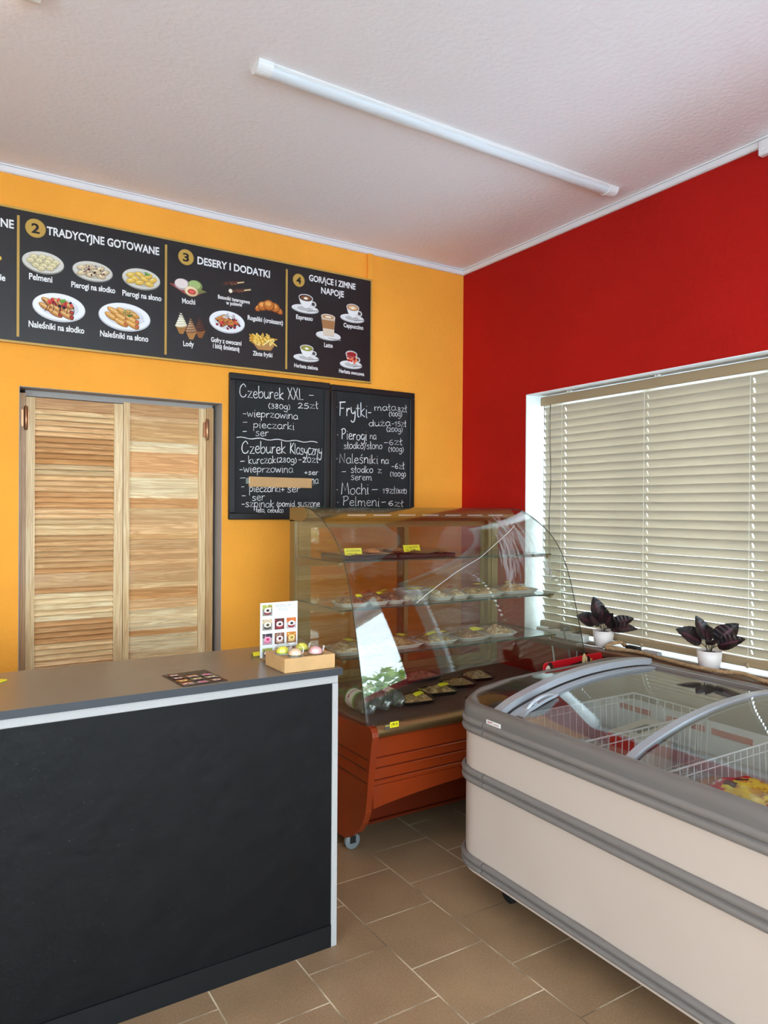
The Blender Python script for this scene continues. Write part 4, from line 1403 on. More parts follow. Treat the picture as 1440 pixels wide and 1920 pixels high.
# ------------------------------------------------------------------ refrigerated display case
LX, RX = 1.545, 2.88
case = thing('display_case', 'glass pastry display case with curved front on a cherry wood base', 'display case', ((LX + RX) / 2, 2.95, 0))
PROF = [(0.600, 2.569), (0.85, 2.628), (1.051, 2.684), (1.20, 2.735), (1.30, 2.792), (1.37, 2.858), (1.425, 2.938), (1.468, 3.020), (1.496, 3.095), (1.507, 3.165)]
PR = catmull([(p[1], p[0]) for p in PROF], 5)           # (y, z)
def offs(P, d):
    o = []
    for i, p in enumerate(P):
        a, b = P[max(i - 1, 0)], P[min(i + 1, len(P) - 1)]
        q = math.hypot(b[0] - a[0], b[1] - a[1])
        o.append((p[0] + (b[1] - a[1]) / q * d, p[1] - (b[0] - a[0]) / q * d))
    return o
# cherry wood cheeks
cheek = [(2.559, 0.599), (2.60, 0.594), (2.692, 0.585), (2.80, 0.580), (3.33, 0.580), (3.33, 0.062), (2.80, 0.062), (2.745, 0.066), (2.70, 0.086), (2.64, 0.128), (2.597, 0.181), (2.572, 0.235), (2.560, 0.30), (2.545, 0.42), (2.528, 0.524), (2.520, 0.56), (2.524, 0.58), (2.538, 0.594)]
for (a, b, gx) in ((LX - 0.002, LX + 0.028, LX - 0.0035), (RX - 0.028, RX + 0.002, RX + 0.0035)):
    mb = MB().prism(cheek, a, b, 'x')
    for (z0, z1) in ((0.462, 0.457), (0.418, 0.412), (0.364, 0.358)):
        mb.box(min(gx, a + 0.001), max(gx, a + 0.001) if gx < a + 0.01 else gx, 2.557 + (0.46 - z0) * 0.1, 3.32, z1, z0, 1) if gx < LX else mb.box(b - 0.001, gx, 2.57, 3.32, z1, z0, 1)
    mb.build('side_panel', ['cherry', 'cherry_edge'], case)
# front apron with three grooves and an arched lower edge
mb = MB()
yf = 2.558
gro = [(0.541, 0.462), (0.457, 0.418), (0.413, 0.369), (0.364, 0.345)]
for (za, zb) in gro:
    mb.prism([(yf + 0.003, za), (yf + 0.018, za), (yf + 0.018, zb), (yf + 0.003, zb), (yf, zb + 0.003), (yf, za - 0.003)], LX + 0.028, RX - 0.028, 'x')
for (za, zb) in ((0.462, 0.457), (0.418, 0.413), (0.369, 0.364)):
    mb.box(LX + 0.028, RX - 0.028, yf + 0.006, yf + 0.018, zb, za, 1)
N = 24
arch = []
for k in range(N + 1):
    x = LX + 0.028 + (RX - LX - 0.056) * k / N
    arch.append((x, 0.250 + 0.045 * math.sin(PI * k / N) ** 0.8))
mb.prism(arch + [(RX - 0.028, 0.345), (LX + 0.028, 0.345)], yf, yf + 0.018, 'y')
mb.build('front_panel', ['cherry', 'cherry_edge'], case)
MB().box(LX + 0.028, RX - 0.028, 2.765, 2.783, 0.090, 0.36).build('kick_panel', 'cherry_edge', case)
MB().box(LX + 0.028, RX - 0.028, 3.30, 3.318, 0.075, 0.60).build('back_panel', 'cherry', case)
MB().box(LX + 0.028, RX - 0.028, 2.57, 3.30, 0.345, 0.36).build('base_board', 'cherry_edge', case)
MB().box(LX + 0.028, RX - 0.028, 2.556, 3.30, 0.575, 0.598).build('deck', 'deck_brown', case)
arc = [(2.557, 0.545)] + [(2.545 - 0.020 * math.sin(PI * k / 14), 0.545 + 0.057 * k / 14) for k in range(1, 14)] + [(2.557, 0.602)]
mb = MB().prism(arc, LX + 0.029, RX - 0.029, 'x', smooth=True)
bp_ = mb.build('bumper_strip', 'gold_metal', case)
f = Flat((0, 2.5235, 0), (1, 0, 0), (0, 0, 1), (0, -1, 0), 0.00003)
f.rect(1.606, 0.585, 1.632, 0.606, '#55514c')
f.rect(1.606, 0.597, 1.632, 0.601, '#c9b23a')
f.rect(1.630, 0.588, 1.674, 0.612, '#e8dc22')
f.text('1,90 zł', (1.636, 0.595), (1.668, 0.597), 0.016, '#2a2610', 0.02)
tg = f.build('price_tag', case)
# golden frame at the back
GM = 'gold_paint'
for (a, b) in ((LX + 0.002, LX + 0.075), (RX - 0.075, RX - 0.002)):
    mb = MB().box(a, b, 3.285, 3.335, 0.60, 1.44)
    mb.box(a + 0.022, b - 0.022, 3.278, 3.285, 0.60, 1.44)
    mb.build('post', GM, case)
def pane(x0, x1, y, nm):
    d = MB()
    s = 0.026
    d.box(x0, x0 + s, y, y + 0.014, 0.615, 1.432)
    d.box(x1 - s, x1, y, y + 0.014, 0.615, 1.432)
    d.box(x0 + s, x1 - s, y, y + 0.014, 1.400, 1.432)
    d.box(x0 + s, x1 - s, y, y + 0.014, 0.615, 0.655)
    o = d.build('sliding_door', GM, case)
    MB().box(x0 + s, x1 - s, y + 0.005, y + 0.009, 0.655, 1.400).build('pane', 'door_glass', o)
pane(LX + 0.076, 2.245, 3.300, 'a')
pane(2.190, RX - 0.076, 3.317, 'b')
mb = MB().box(LX + 0.003, RX - 0.003, 3.282, 3.336, 0.600, 0.6145)
mb.build('bottom_rail', GM, case)
# canopy with ventilation slots
mb = MB()
can = [(3.168, 1.500), (3.34, 1.503), (3.34, 1.434), (3.20, 1.434), (3.150, 1.452), (3.140, 1.470)]
mb.prism(can, LX + 0.002, RX - 0.002, 'x')
cn = mb.build('canopy', GM, case)
mb = MB()
x = LX + 0.225
while x < RX - 0.15:
    n = Vector((0, -0.949, 0.316))
    mb.prism([(3.1435, 1.463), (3.1405, 1.4695), (3.1385, 1.4690), (3.1415, 1.4625)], x, x + 0.105, 'x')
    x += 0.152
mb.build('light_slot', 'white_plastic', cn)
# curved front glass, end panes
def glass_sheet(P, d, x0, x1):
    mb = MB()
    Q = offs(P, d)
    mb.grid([[(x0, *p) for p in P], [(x1, *p) for p in P]])
    mb.grid([[(x0, *p) for p in Q], [(x1, *p) for p in Q]])
    for x in (x0, x1):
        mb.grid([[(x, *p) for p in P], [(x, *p) for p in Q]], 1, smooth=False)
    mb.add([(x0, *P[-1]), (x1, *P[-1]), (x1, *Q[-1]), (x0, *Q[-1])], [(0, 1, 2, 3)], 1)
    return mb
fg = glass_sheet(PR, 0.006, LX - 0.001, RX + 0.001).build('front_glass', ['case_glass', 'glass_edge'], case)
CR = [(2.375, 2.66, 0.93), (2.30, 2.655, 0.99), (2.10, 2.70, 1.10), (2.02, 2.74, 1.18), (2.2, 2.77, 1.24), (2.33, 2.8, 1.30), (2.46, 2.88, 1.38), (2.53, 2.95, 1.43)]
cp = []
for (x, z) in ((1.876, 1.074), (1.945, 1.110), (2.013, 1.143), (2.139, 1.200), (2.225, 1.232), (2.312, 1.262), (2.434, 1.318), (2.551, 1.366), (2.620, 1.392), (2.673, 1.414)):
    y = interp(z, [(p[1], p[0]) for p in PR]) - 0.0015
    cp.append((x, y, z))
MB().tube(cp, 0.0013, 6).build('glass_crack', 'tape_white', fg)
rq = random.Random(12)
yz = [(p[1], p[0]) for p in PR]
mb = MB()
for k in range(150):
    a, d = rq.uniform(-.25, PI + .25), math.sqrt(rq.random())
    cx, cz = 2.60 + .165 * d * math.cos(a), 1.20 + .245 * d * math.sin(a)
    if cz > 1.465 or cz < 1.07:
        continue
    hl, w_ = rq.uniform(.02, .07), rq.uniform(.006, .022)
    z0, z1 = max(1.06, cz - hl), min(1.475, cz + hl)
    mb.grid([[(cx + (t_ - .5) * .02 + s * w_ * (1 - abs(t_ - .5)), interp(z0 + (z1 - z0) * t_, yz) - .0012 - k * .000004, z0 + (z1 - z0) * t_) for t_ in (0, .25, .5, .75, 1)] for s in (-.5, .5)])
mb.build('reflection_haze', 'glare_haze', fg)  # streaks of haze painted on the glass in place of a dusty reflection
for x in (LX + 0.003, RX - 0.008):
    P = [p for p in PR if p[1] > 0.60][:-1]
    inner = offs(P, -0.004)
    poly = [(3.278, 0.602)] + [(max(p[0], 2.57), p[1]) for p in inner if p[1] > 0.6] + [(3.278, inner[-1][1] - 0.006)]
    MB().prism(poly, x, x + 0.005, 'x').build('end_pane', 'case_glass', case)
# glass shelves on tapered brackets
for (z, y0) in ((1.262, 2.838), (1.047, 2.816), (0.832, 2.800)):
    mb = MB()
    x0, x1 = LX + 0.012, RX - 0.012
    mb.add([(x0, y0, z), (x1, y0, z), (x1, 3.270, z), (x0, 3.270, z)], [(0, 1, 2, 3)], 0)
    mb.add([(x0, y0, z - 0.007), (x1, y0, z - 0.007), (x1, 3.270, z - 0.007), (x0, 3.270, z - 0.007)], [(3, 2, 1, 0)], 0)
    mb.add([(x0, y0, z), (x1, y0, z), (x1, y0, z - 0.007), (x0, y0, z - 0.007)], [(0, 1, 2, 3)], 1)
    for x in (x0, x1):
        mb.add([(x, y0, z), (x, 3.27, z), (x, 3.27, z - 0.007), (x, y0, z - 0.007)], [(0, 1, 2, 3)], 1)
    sh = mb.build('shelf', ['shelf_glass', 'glass_edge'], case)
    for (xa, xb) in ((LX + 0.014, LX + 0.034), (RX - 0.034, RX - 0.014)):
        pr = [(y0 + 0.004, z - 0.0075), (3.278, z - 0.0075), (3.278, z - 0.052), (3.10, z - 0.040), (y0 + 0.05, z - 0.020), (y0 + 0.004, z - 0.016)]
        mb = MB().prism(pr, xa, xb, 'x')
        mb.lathe([(0, -0.008), (0.009, -0.006), (0.010, 0), (0.006, 0.004), (0, 0.004)], ((xa + xb) / 2, y0 + 0.016, z - 0.018), 12)
        mb.build('bracket', GM, sh)
def caster(x, y, parent, r=0.028, wm='grey_wheel', ax='x'):
    mb = MB()
    mb.box(x - 0.024, x + 0.024, y - 0.024, y + 0.024, 2 * r + 0.012, 2 * r + 0.018)
    for s in (-1, 1):
        if ax == 'x':
            mb.box(x + s * 0.013, x + s * 0.016, y - 0.016, y + 0.018, r * 0.8, 2 * r + 0.012)
        else:
            mb.box(x - 0.016, x + 0.012, y + s * 0.013, y + s * 0.016, r * 0.8, 2 * r + 0.012)
    o = mb.build('caster', 'black_rubber', parent)
    MB().lathe([(0, -0.011), (r - 0.004, -0.011), (r, -0.008), (r, 0.008), (r - 0.004, 0.011), (0, 0.011)], (x, y, r), 24, ax).build('wheel', wm, o)
for (x, y) in ((LX + 0.045, 2.765), (RX - 0.05, 2.785), (LX + 0.05, 3.27), (RX - 0.05, 3.27)):
    caster(x, y, case, 0.037, 'grey_wheel', 'y')
MB().box(LX + 0.028, RX - 0.028, 2.75, 3.30, 0.0922, 0.104).build('base_plate', 'cherry_edge', case)

# ------------------------------------------------------------------ food in the display case
def rsq(a, L, W, p=0.32):
    c, s = math.cos(a), math.sin(a)
    return (L / 2 * math.copysign(abs(c) ** p, c), W / 2 * math.copysign(abs(s) ** p, s))
def dome_rows(L, W, z0, h, seed, rough, n=36, rings=9, p=0.4, power=2.4, fq=22):
    rows = []
    for k in range(rings + 1):
        r = k / rings
        row = []
        for j in range(n):
            x, y = rsq(2 * PI * j / n, L * max(r, 0.001), W * max(r, 0.001), p)
            q = noise.noise(Vector((x * fq + seed * 3.1, y * fq, seed * 1.7)))
            q2 = noise.noise(Vector((x * fq * 3 + seed, y * fq * 3, seed * 2.7)))
            z = z0 + h * (1 - r ** power) * (1 + rough * q + rough * 0.5 * q2)
            row.append((x, y, z))
        rows.append(row)
    return rows
def food_pack(label, cat, x, y, z, L, W, rot, h, cols, slips, tray='foam_tray', group=None, name='food_pack', seed=1, film=True):
    t = thing(name, label, cat, (x, y, z), group)
    M = Matrix.Translation((x, y, z)) @ Matrix.Rotation(rot, 4, 'Z')
    n = 36
    ring = lambda s, zz: [(*rsq(2 * PI * j / n, L * s, W * s, 0.35), zz) for j in range(n)]
    mb = MB()
    mb.add(ring(.80, 0.0005), [tuple(range(n - 1, -1, -1))])
    mb.grid([ring(.80, .0005), ring(.97, .017), ring(1.0, .018), ring(1.0, .0195), ring(.95, .0195), ring(.80, .004)], cu=True)
    mb.add(ring(.80, .004), [tuple(range(n))])
    mb.xf(M).build('tray', tray, t)
    rows = dome_rows(L * .90, W * .88, .008, h, seed, .7)
    q = random.Random(seed)
    mb = MB()
    cl = [lin(c) for c in cols]
    for i in range(len(rows) - 1):
        for j in range(n):
            c = cl[int(abs(noise.noise(Vector((rows[i][j][0] * 40 + seed, rows[i][j][1] * 40, seed)))) * 2.6 * len(cl)) % len(cl)]
            j2 = (j + 1) % n
            mb.add([rows[i][j], rows[i][j2], rows[i + 1][j2], rows[i + 1][j]], [(0, 1, 2, 3)], 0, c, True)
    mb.xf(M).build('food', 'meat', t)
    if film:
        mb = MB().grid(dome_rows(L * 1.0, W * 1.0, .0185, h * .95 + .002, seed + 5, .35, fq=14), cu=True)
        mb.xf(M).build('film', 'film', t)
    for (sx, sy, sl, sw, sr, c) in slips:
        mb = MB()
        rr = []
        for a in (-.5, 0, .5):
            row = []
            for b in (-.5, .5):
                u, v = a * sl, b * sw
                X, Y = sx * L + u * math.cos(sr) - v * math.sin(sr), sy * W + u * math.sin(sr) + v * math.cos(sr)
                rx = max(abs(X) / (L / 2), abs(Y) / (W / 2))
                row.append((X, Y, .021 + h * (1 - min(rx, 1) ** 2.4) * 1.12 + (.0095 if a == 0 else .008)))
            rr.append(row)
        mb.grid(rr, col=lin(c), smooth=False)
        mb.xf(M).build('price_label', 'printed', t)
    return t
YE, OR = '#f0e23a', '#e8612e'
GD = 'wrapped food trays in the display case'
MEAT1 = ['#a5774e', '#8d5f3d', '#c49a6c', '#7a4b30']
MEAT2 = ['#b8905a', '#caa66c', '#94703f', '#dcc08a']
PALE = ['#d6c09a', '#e3d2b0', '#c3a878', '#b89560']
# top shelf
def bake_tray(x0, x1, y0, y1, z, label, crumple, seed):
    t = thing('baking_tray', label, 'tray', ((x0 + x1) / 2, (y0 + y1) / 2, z))
    mb = MB()
    o = .012
    mb.box(x0 + o, x1 - o, y0 + o, y1 - o, z + .0005, z + .003)
    for (a, b, c, d) in ((x0, x1, y0, y0 + o), (x0, x1, y1 - o, y1), (x0, x0 + o, y0 + o, y1 - o), (x1 - o, x1, y0 + o, y1 - o)):
        mb.box(a, b, c, d, z + .0005, z + .020, bev=.003)
    mb.build('pan', 'black_tray', t)
    rows = []
    for i in range(13):
        row = []
        for j in range(11):
            x = x0 + .008 + (x1 - x0 - .016) * i / 12
            y = y0 + .006 + (y1 - y0 - .012) * j / 10
            e = max(abs(i / 6 - 1), abs(j / 5 - 1)) ** 6
            row.append((x, y, z + .008 + .016 * e + crumple * (1 + noise.noise(Vector((x * 26 + seed, y * 26, seed)))) * .5))
        rows.append(row)
    if crumple < .012:
        for j in range(11):
            rows[0][j] = (x0 - .045, rows[0][j][1], z + .034)
            rows[1][j] = (x0 + .012, rows[1][j][1], z + .021)
    MB().grid(rows, smooth=False).build('baking_paper', 'kraft_dark', t)
    return t
bake_tray(1.615, 1.885, 2.865, 3.13, 1.262, 'black baking tray with brown paper at the left of the top shelf', .006, 1)
bake_tray(1.905, 2.235, 2.865, 3.13, 1.262, 'black tray of crumpled brown paper at the middle of the top shelf', .022, 5)
def swirl(x, y, z, label, sd):
    t = thing('pastry_swirl', label, 'pastry', (x, y, z), 'pastry swirls on the top shelf')
    P, R = [], []
    for k in range(70):
        a = k * .26
        r = .043 - .00042 * k
        P.append((x + r * math.cos(a + sd), y + r * math.sin(a + sd), z + .012 + .010 * (k / 70)))
        R.append(.0085 * (0.7 + .3 * math.sin(k * .9) ** 2))
    MB().tube(P, R, 9, 0, lin('#b8702c')).build('roll', 'meat', t)
    mb = MB().lathe([(0, .003), (.024, .003), (.025, .015), (.012, .020), (0, .021)], (x, y, z), 18, 'z', 0, lin('#5e3216'))
    mb.build('filling', 'meat', t)
swirl(1.815, 2.985, 1.279, 'golden pastry swirl with dark filling right of the yellow tag', 0.3)
swirl(1.705, 3.000, 1.279, 'golden pastry swirl hidden behind the yellow tag', 1.7)
def tent_tag(x, y, z, w, h, label, rot, txt):
    t = thing('price_tag', label, 'price tag', (x, y, z))
    M = Matrix.Translation((x, y, z)) @ Matrix.Rotation(rot, 4, 'Z') @ Matrix.Rotation(-.35, 4, 'X')
    MB().box(-w / 2, w / 2, -.0006, .0006, 0, h).xf(M).build('card', 'yellow_slip', t)
    R3 = M.to_3x3()
    f = Flat(M @ Vector((-w / 2, -.0008, 0)), R3 @ Vector((1, 0, 0)), R3 @ Vector((0, 0, 1)), R3 @ Vector((0, -1, 0)), .00002)
    f.text(txt[0], (w * .1, h * .55), (w * .92, h * .58), h * .4, '#3a3a22', 0)
    f.text(txt[1], (w * .1, h * .14), (w * .7, h * .16), h * .36, '#3a3a22', 0)
    f.build('writing', t)
tent_tag(1.672, 2.905, 1.279, .092, .038, 'yellow handwritten price tag on the left tray of the top shelf', 0.0, ('drożdżówka', '(100g) 6zł'))
tent_tag(2.000, 2.905, 1.291, .100, .034, 'yellow handwritten price tag on the crumpled paper tray', 0.05, ('rogalik', '5zł'))
# second shelf
Z2 = 1.0475
food_pack('wrapped tray with orange label, furthest left on the second shelf', 'food tray', 1.665, 2.925, Z2, .155, .15, -.1, .028, MEAT1, [(-.12, .18, .05, .03, .2, OR), (.15, -.3, .03, .02, 0, YE)], group=GD, seed=11)
food_pack('wrapped tray with orange label, second from left on the second shelf', 'food tray', 1.795, 2.935, Z2, .098, .17, .0, .030, MEAT1, [(-.1, .2, .05, .03, .1, OR), (.1, -.25, .03, .02, .2, YE)], group=GD, seed=12)
food_pack('wrapped tray of brown mince with a yellow label left of the plastic tub', 'food tray', 1.892, 2.940, Z2, .086, .18, 0, .030, ['#7d5a40', '#9a7452', '#b58e66', '#5f4230'], [(-.15, .25, .045, .03, .1, YE)], group=GD, seed=13)
food_pack('wrapped tray of pale dumplings with a folded yellow slip right of the tub', 'food tray', 2.165, 2.925, Z2, .105, .16, .0, .030, PALE, [(-.15, .2, .05, .035, .3, YE)], group=GD, seed=14)
food_pack('wrapped tray of pale dumplings with an orange label on the second shelf', 'food tray', 2.275, 2.935, Z2, .108, .16, .1, .028, PALE, [(-.05, .25, .06, .03, .1, OR)], group=GD, seed=15)
food_pack('wrapped pancake tray with a wide yellow label on the second shelf', 'food tray', 2.455, 2.940, Z2, .235, .18, .0, .030, MEAT2, [(.06, .02, .095, .055, -.1, YE)], group=GD, seed=16)
food_pack('wrapped tray with a small yellow label, furthest right on the second shelf', 'food tray', 2.705, 2.955, Z2, .25, .17, -.06, .030, ['#c9975a', '#dcb98a', '#b5713a', '#e6cfa6'], [(-.12, .0, .05, .03, .1, YE)], group=GD, seed=17)
t = thing('plastic_tub', 'clear plastic tub of dumplings with a yellow slip on its lid', 'tub', (2.02, 2.93, Z2))
n = 36
rr = lambda s, zz: [(2.02 + p[0], 2.93 + p[1], Z2 + zz) for p in (rsq(2 * PI * j / n, .178 * s, .12 * s, .5) for j in range(n))]
mb = MB()
mb.add(rr(.84, .0006), [tuple(range(n - 1, -1, -1))])
mb.grid([rr(.84, .0006), rr(.97, .052), rr(1.04, .053), rr(1.04, .056)], cu=True)
mb.build('tub', 'tub_plastic', t)
mb = MB().grid([rr(1.05, .056), rr(1.05, .062), rr(.98, .062), rr(.95, .059), rr(.3, .059), rr(.01, .059)], cu=True)
mb.build('lid', 'tub_plastic', t)
q = random.Random(4)
for k in range(7):
    a, b = (-.055 + .037 * (k % 4), -.025 + .05 * (k // 4))
    mb = MB().lathe([(0, -.013), (.014, -.010), (.018, 0), (.014, .010), (0, .015)], (2.02 + a, 2.93 + b, Z2 + .016), 14, 'z', 0, lin(q.choice(PALE)))
    mb.build('dumpling', 'meat', t)
MB().box(1.985, 2.06, 2.905, 2.945, Z2 + .0625, Z2 + .0635).build('price_label', 'yellow_slip', t)
# third shelf
Z3 = .8325
food_pack('wrapped tray with a large yellow slip, alone at the left of the third shelf', 'food tray', 1.650, 2.93, Z3, .175, .20, -.15, .026, PALE, [(.18, .05, .075, .07, .1, YE)], group=GD, seed=21)
food_pack('wrapped tray on the third shelf, second from left, yellow label at its front', 'food tray', 1.940, 2.935, Z3, .195, .20, .05, .026, MEAT2, [(.1, -.05, .06, .05, .2, YE)], group=GD, seed=22)
food_pack('wrapped tray with two yellow slips in the middle of the third shelf', 'food tray', 2.150, 2.935, Z3, .195, .20, -.05, .028, ['#a98d58', '#8f7a45', '#c9b07a', '#7a6a3c'], [(-.2, -.2, .06, .03, .2, YE), (.25, -.15, .06, .03, .1, YE)], group=GD, seed=23)
food_pack('wrapped cutlet tray with one yellow label right of the two slips', 'food tray', 2.370, 2.935, Z3, .200, .20, .04, .030, MEAT1, [(.1, -.25, .085, .035, .05, YE)], group=GD, seed=24)
food_pack('wrapped cutlet tray, furthest right on the third shelf', 'food tray', 2.570, 2.945, Z3, .180, .19, -.08, .030, ['#c49a6c', '#b07f52', '#e0c49a', '#94653e'], [], group=GD, seed=25)
# deck
ZD = .598
food_pack('tray of yellow cutlets with two yellow stickers at the front of the case floor', 'food tray', 1.930, 2.785, ZD, .185, .165, -.12, .024, MEAT2, [(.0, -.28, .055, .022, .35, '#e3d520'), (.28, .0, .05, .016, -.4, '#e3d520')], 'black_tray', GD, seed=31)
food_pack('tray of yellow cutlets with one yellow sticker on the case floor', 'food tray', 2.125, 2.855, ZD, .18, .155, -.18, .024, MEAT2, [(.05, -.25, .055, .024, .2, '#e3d520')], 'black_tray', GD, seed=32)
food_pack('plain tray of brown cutlets on the case floor, second from right', 'food tray', 2.305, 2.925, ZD, .172, .155, -.18, .024, ['#b08a58', '#9a7448', '#c7a574'], [], 'black_tray', GD, seed=33)
food_pack('plain tray of cutlets on the case floor, furthest right', 'food tray', 2.478, 2.985, ZD, .165, .15, -.18, .026, ['#c2a070', '#a9855a', '#d8bd92'], [], 'black_tray', GD, seed=34)
food_pack('bag of reddish meat lying at the back of the case floor', 'food bag', 2.20, 3.13, ZD, .26, .14, .02, .03, ['#8a5540', '#a06a4e', '#7a4636'], [], 'black_tray', None, 'food_bag', seed=35)

# water bottles lying with their bases to the front
def bottle(x, y, z, L, R, label, rot, seed, dz=0.0):
    t = thing('water_bottle', label, 'bottle', (x, y, z), 'water bottles lying in the display case')
    M = Matrix.Translation((x, y, z + R + .0005 + dz)) @ Matrix.Rotation(rot, 4, 'Z')
    wob = lambda a, h: 1 + (.10 * math.cos(5 * a) if h < .030 else 0.0) * (1 if h > .001 else .3)
    pr = [(.004, .016), (R * .35, .012), (R * .62, .0), (R * .85, .004), (R * .97, .020), (R, .036), (R, .06), (R * .965, .066), (R, .072), (R, L * .62), (R * .96, L * .68), (R * .7, L * .84), (R * .34, L * .93), (R * .32, L * .955)]
    MB().lathe(pr, (0, 0, 0), 40, 'y', wob=wob).xf(M).build('bottle_body', 'bottle_plastic', t)
    y0, y1 = L * .27, L * .60
    mb = MB()
    nn = 40
    zones = [(0, .16, '#5f9a48'), (.16, .30, '#d6e6c8'), (.30, .84, '#eef0ec'), (.84, 1, '#5f9a48')]
    for (a, b, c) in zones:
        rows = [[((R + .0008) * math.cos(2 * PI * k / nn), y0 + (y1 - y0) * s, (R + .0008) * math.sin(2 * PI * k / nn)) for k in range(nn)] for s in (a, b)]
        mb.grid(rows, 0, lin(c), True, cu=True)
    mb.xf(M).build('label_band', 'water_label', t)
    cu = bpy.data.curves.new('t', 'FONT')
    cu.body = 'Muszynka'
    cu.offset = .02
    ob = bpy.data.objects.new('t', cu)
    COL.objects.link(ob)
    me = ob.evaluated_get(bpy.context.evaluated_depsgraph_get()).to_mesh()
    mb = MB()
    W = max(v.co.x for v in me.vertices)
    vs = []
    for v in me.vertices:
        a = PI * .5 + .35 - (v.co.x / W - .5) * 1.9
        vs.append(((R + .0014) * math.cos(a), y0 + (y1 - y0) * (.50 + v.co.y * .22), (R + .0014) * math.sin(a)))
    mb.add(vs, [tuple(p.vertices) for p in me.polygons], 0, lin('#a8283a'))
    bpy.data.objects.remove(ob)
    mb.xf(M).build('label_lettering', 'water_label', t)
    MB().lathe([(0, L), (R * .36, L), (R * .38, L - .002), (R * .38, L * .955), (0, L * .955)], (0, 0, 0), 20, 'y').xf(M).build('cap', 'bottle_cap', t)
bottle(1.626, 2.670, ZD, .29, .042, 'water bottle lying furthest left on the case floor, base to the front', -.03, 1, .005)
bottle(1.716, 2.690, ZD, .29, .042, 'middle one of the water bottles lying on the case floor', -.04, 2, .005)
bottle(1.800, 2.705, ZD, .22, .035, 'smaller water bottle lying furthest right of the water bottles', -.08, 3, .005)

# ------------------------------------------------------------------ chest freezer
fz = thing('chest_freezer', 'white chest freezer with grey bumpers and curved sliding glass lids', 'freezer', (2.25, 1.36, 0))
FX0, FX1, FY0, FY1, FR = 1.77, 2.73, 0.43, 2.282, 0.135
def outline(x0, x1, y0, y1, r, n=8):
    P = []
    for (cx, cy_, a0) in ((x0 + r, y1 - r, PI), (x1 - r, y1 - r, PI / 2), (x1 - r, y0 + r, 0), (x0 + r, y0 + r, -PI / 2)):
        for k in range(n + 1):
            a = a0 - PI / 2 * k / n
            P.append((cx + r * math.cos(a), cy_ + r * math.sin(a), math.cos(a), math.sin(a)))
    return P
def densify(P, step=0.06):
    out = []
    for i in range(len(P)):
        a, b = P[i], P[(i + 1) % len(P)]
        out.append(a)
        L = math.hypot(b[0] - a[0], b[1] - a[1])
        m = int(L / step)
        for k in range(1, m):
            t_ = k / m
            out.append(tuple(a[j] + (b[j] - a[j]) * t_ for j in range(4)))
    return out
OUT = densify(outline(FX0, FX1, FY0, FY1, FR))
def dent(p, z):
    """shallow knocks in the sheet metal of the long side"""
    d = 0
    for (yy, zz, r, a) in ((2.045, .30, .14, .006), (1.86, .215, .05, .008), (1.80, .20, .03, -.005), (2.14, .21, .03, .006), (1.58, .22, .10, .006), (1.45, .33, .12, .004)):
        q = ((p[1] - yy) ** 2 + (z - zz) ** 2) / r ** 2
        d += a * math.exp(-q * 2)
    return d if p[2] < -.7 else 0
mb = MB()
zz = [.113 + (.672 - .113) * k / 24 for k in range(25)]
mb.grid([[(p[0] - p[2] * dent(p, z), p[1] - p[3] * dent(p, z), z) for p in OUT] for z in zz], cu=True)
mb.add([(p[0], p[1], .113) for p in OUT], [tuple(range(len(OUT)))])
IN = densify(outline(FX0 + .075, FX1 - .075, FY0 + .075, FY1 - .075, .03))
mb.grid([[(p[0], p[1], z) for p in IN] for z in (.66, .30)], 1, cu=True)
mb.add([(p[0], p[1], .30) for p in IN], [tuple(range(len(IN)))], 1)
mb.build('cabinet', ['freezer_white', 'interior_white'], fz)
def top_z(x):
    return interp(x, [(1.77, .752), (1.84, .760), (1.90, .778), (2.06, .800), (2.31, .808), (2.5, .812), (2.62, .820), (2.73, .831)])
mb = MB()
rows = []
def rim_top(p):
    if p[3] > .5 or p[3] < -.5:
        return top_z(p[0])
    return .752 if p[2] < 0 else .830
for (o, f_) in ((.004, lambda T: .66), (.008, lambda T: .70), (.007, lambda T: T - .030), (.003, lambda T: T - .012), (-.008, lambda T: T - .002), (-.022, lambda T: T), (-.042, lambda T: T - .004), (-.060, lambda T: T - .016), (-.068, lambda T: T - .030), (-.074, lambda T: .655)):
    rows.append([(p[0] + p[2] * o, p[1] + p[3] * o, f_(rim_top(p))) for p in OUT])
mb.grid(rows, cu=True)
mb.build('rim', 'rim_grey', fz)
def bumper(path, z0, z1, name):
    h = (z1 - z0) / 2
    prof = []
    for c in (z0 + h / 2, z0 + h * 1.5):
        for k in range(7):
            a = -PI / 2 + PI * k / 6
            prof.append((.003 + .0145 * math.cos(a), c + h * .46 * math.sin(a)))
    mb = MB().grid([[(p[0] + p[2] * o, p[1] + p[3] * o, z) for (o, z) in prof] for p in path])
    for e in (path[0], path[-1]):
        mb.add([(e[0] + e[2] * o, e[1] + e[3] * o, z) for (o, z) in prof] + [(e[0], e[1], z1), (e[0], e[1], z0)], [tuple(range(len(prof) + 2))])
    mb.build(name, 'freezer_grey', fz)
fine = densify(outline(FX0, FX1, FY0, FY1, FR, 12), .03)
SEAM = 2.0815
corner_path = [(FX0, SEAM + .003, -1, 0)] + [p for p in fine if (p[0] <= FX0 + FR + 1e-4 and p[1] >= FY1 - FR - 1e-4)] + [(FX1 - FR, FY1, 0, 1)]
long_path = [(FX0, SEAM - .003, -1, 0), (FX0, 1.3, -1, 0), (FX0, .70, -1, 0), (FX0, .60, -1, 0)]
for (z0, z1) in ((.643, .706), (.452, .510), (.126, .177)):
    bumper(corner_path, z0, z1, 'bumper_strip')
    bumper(long_path, z0, z1, 'bumper_strip')
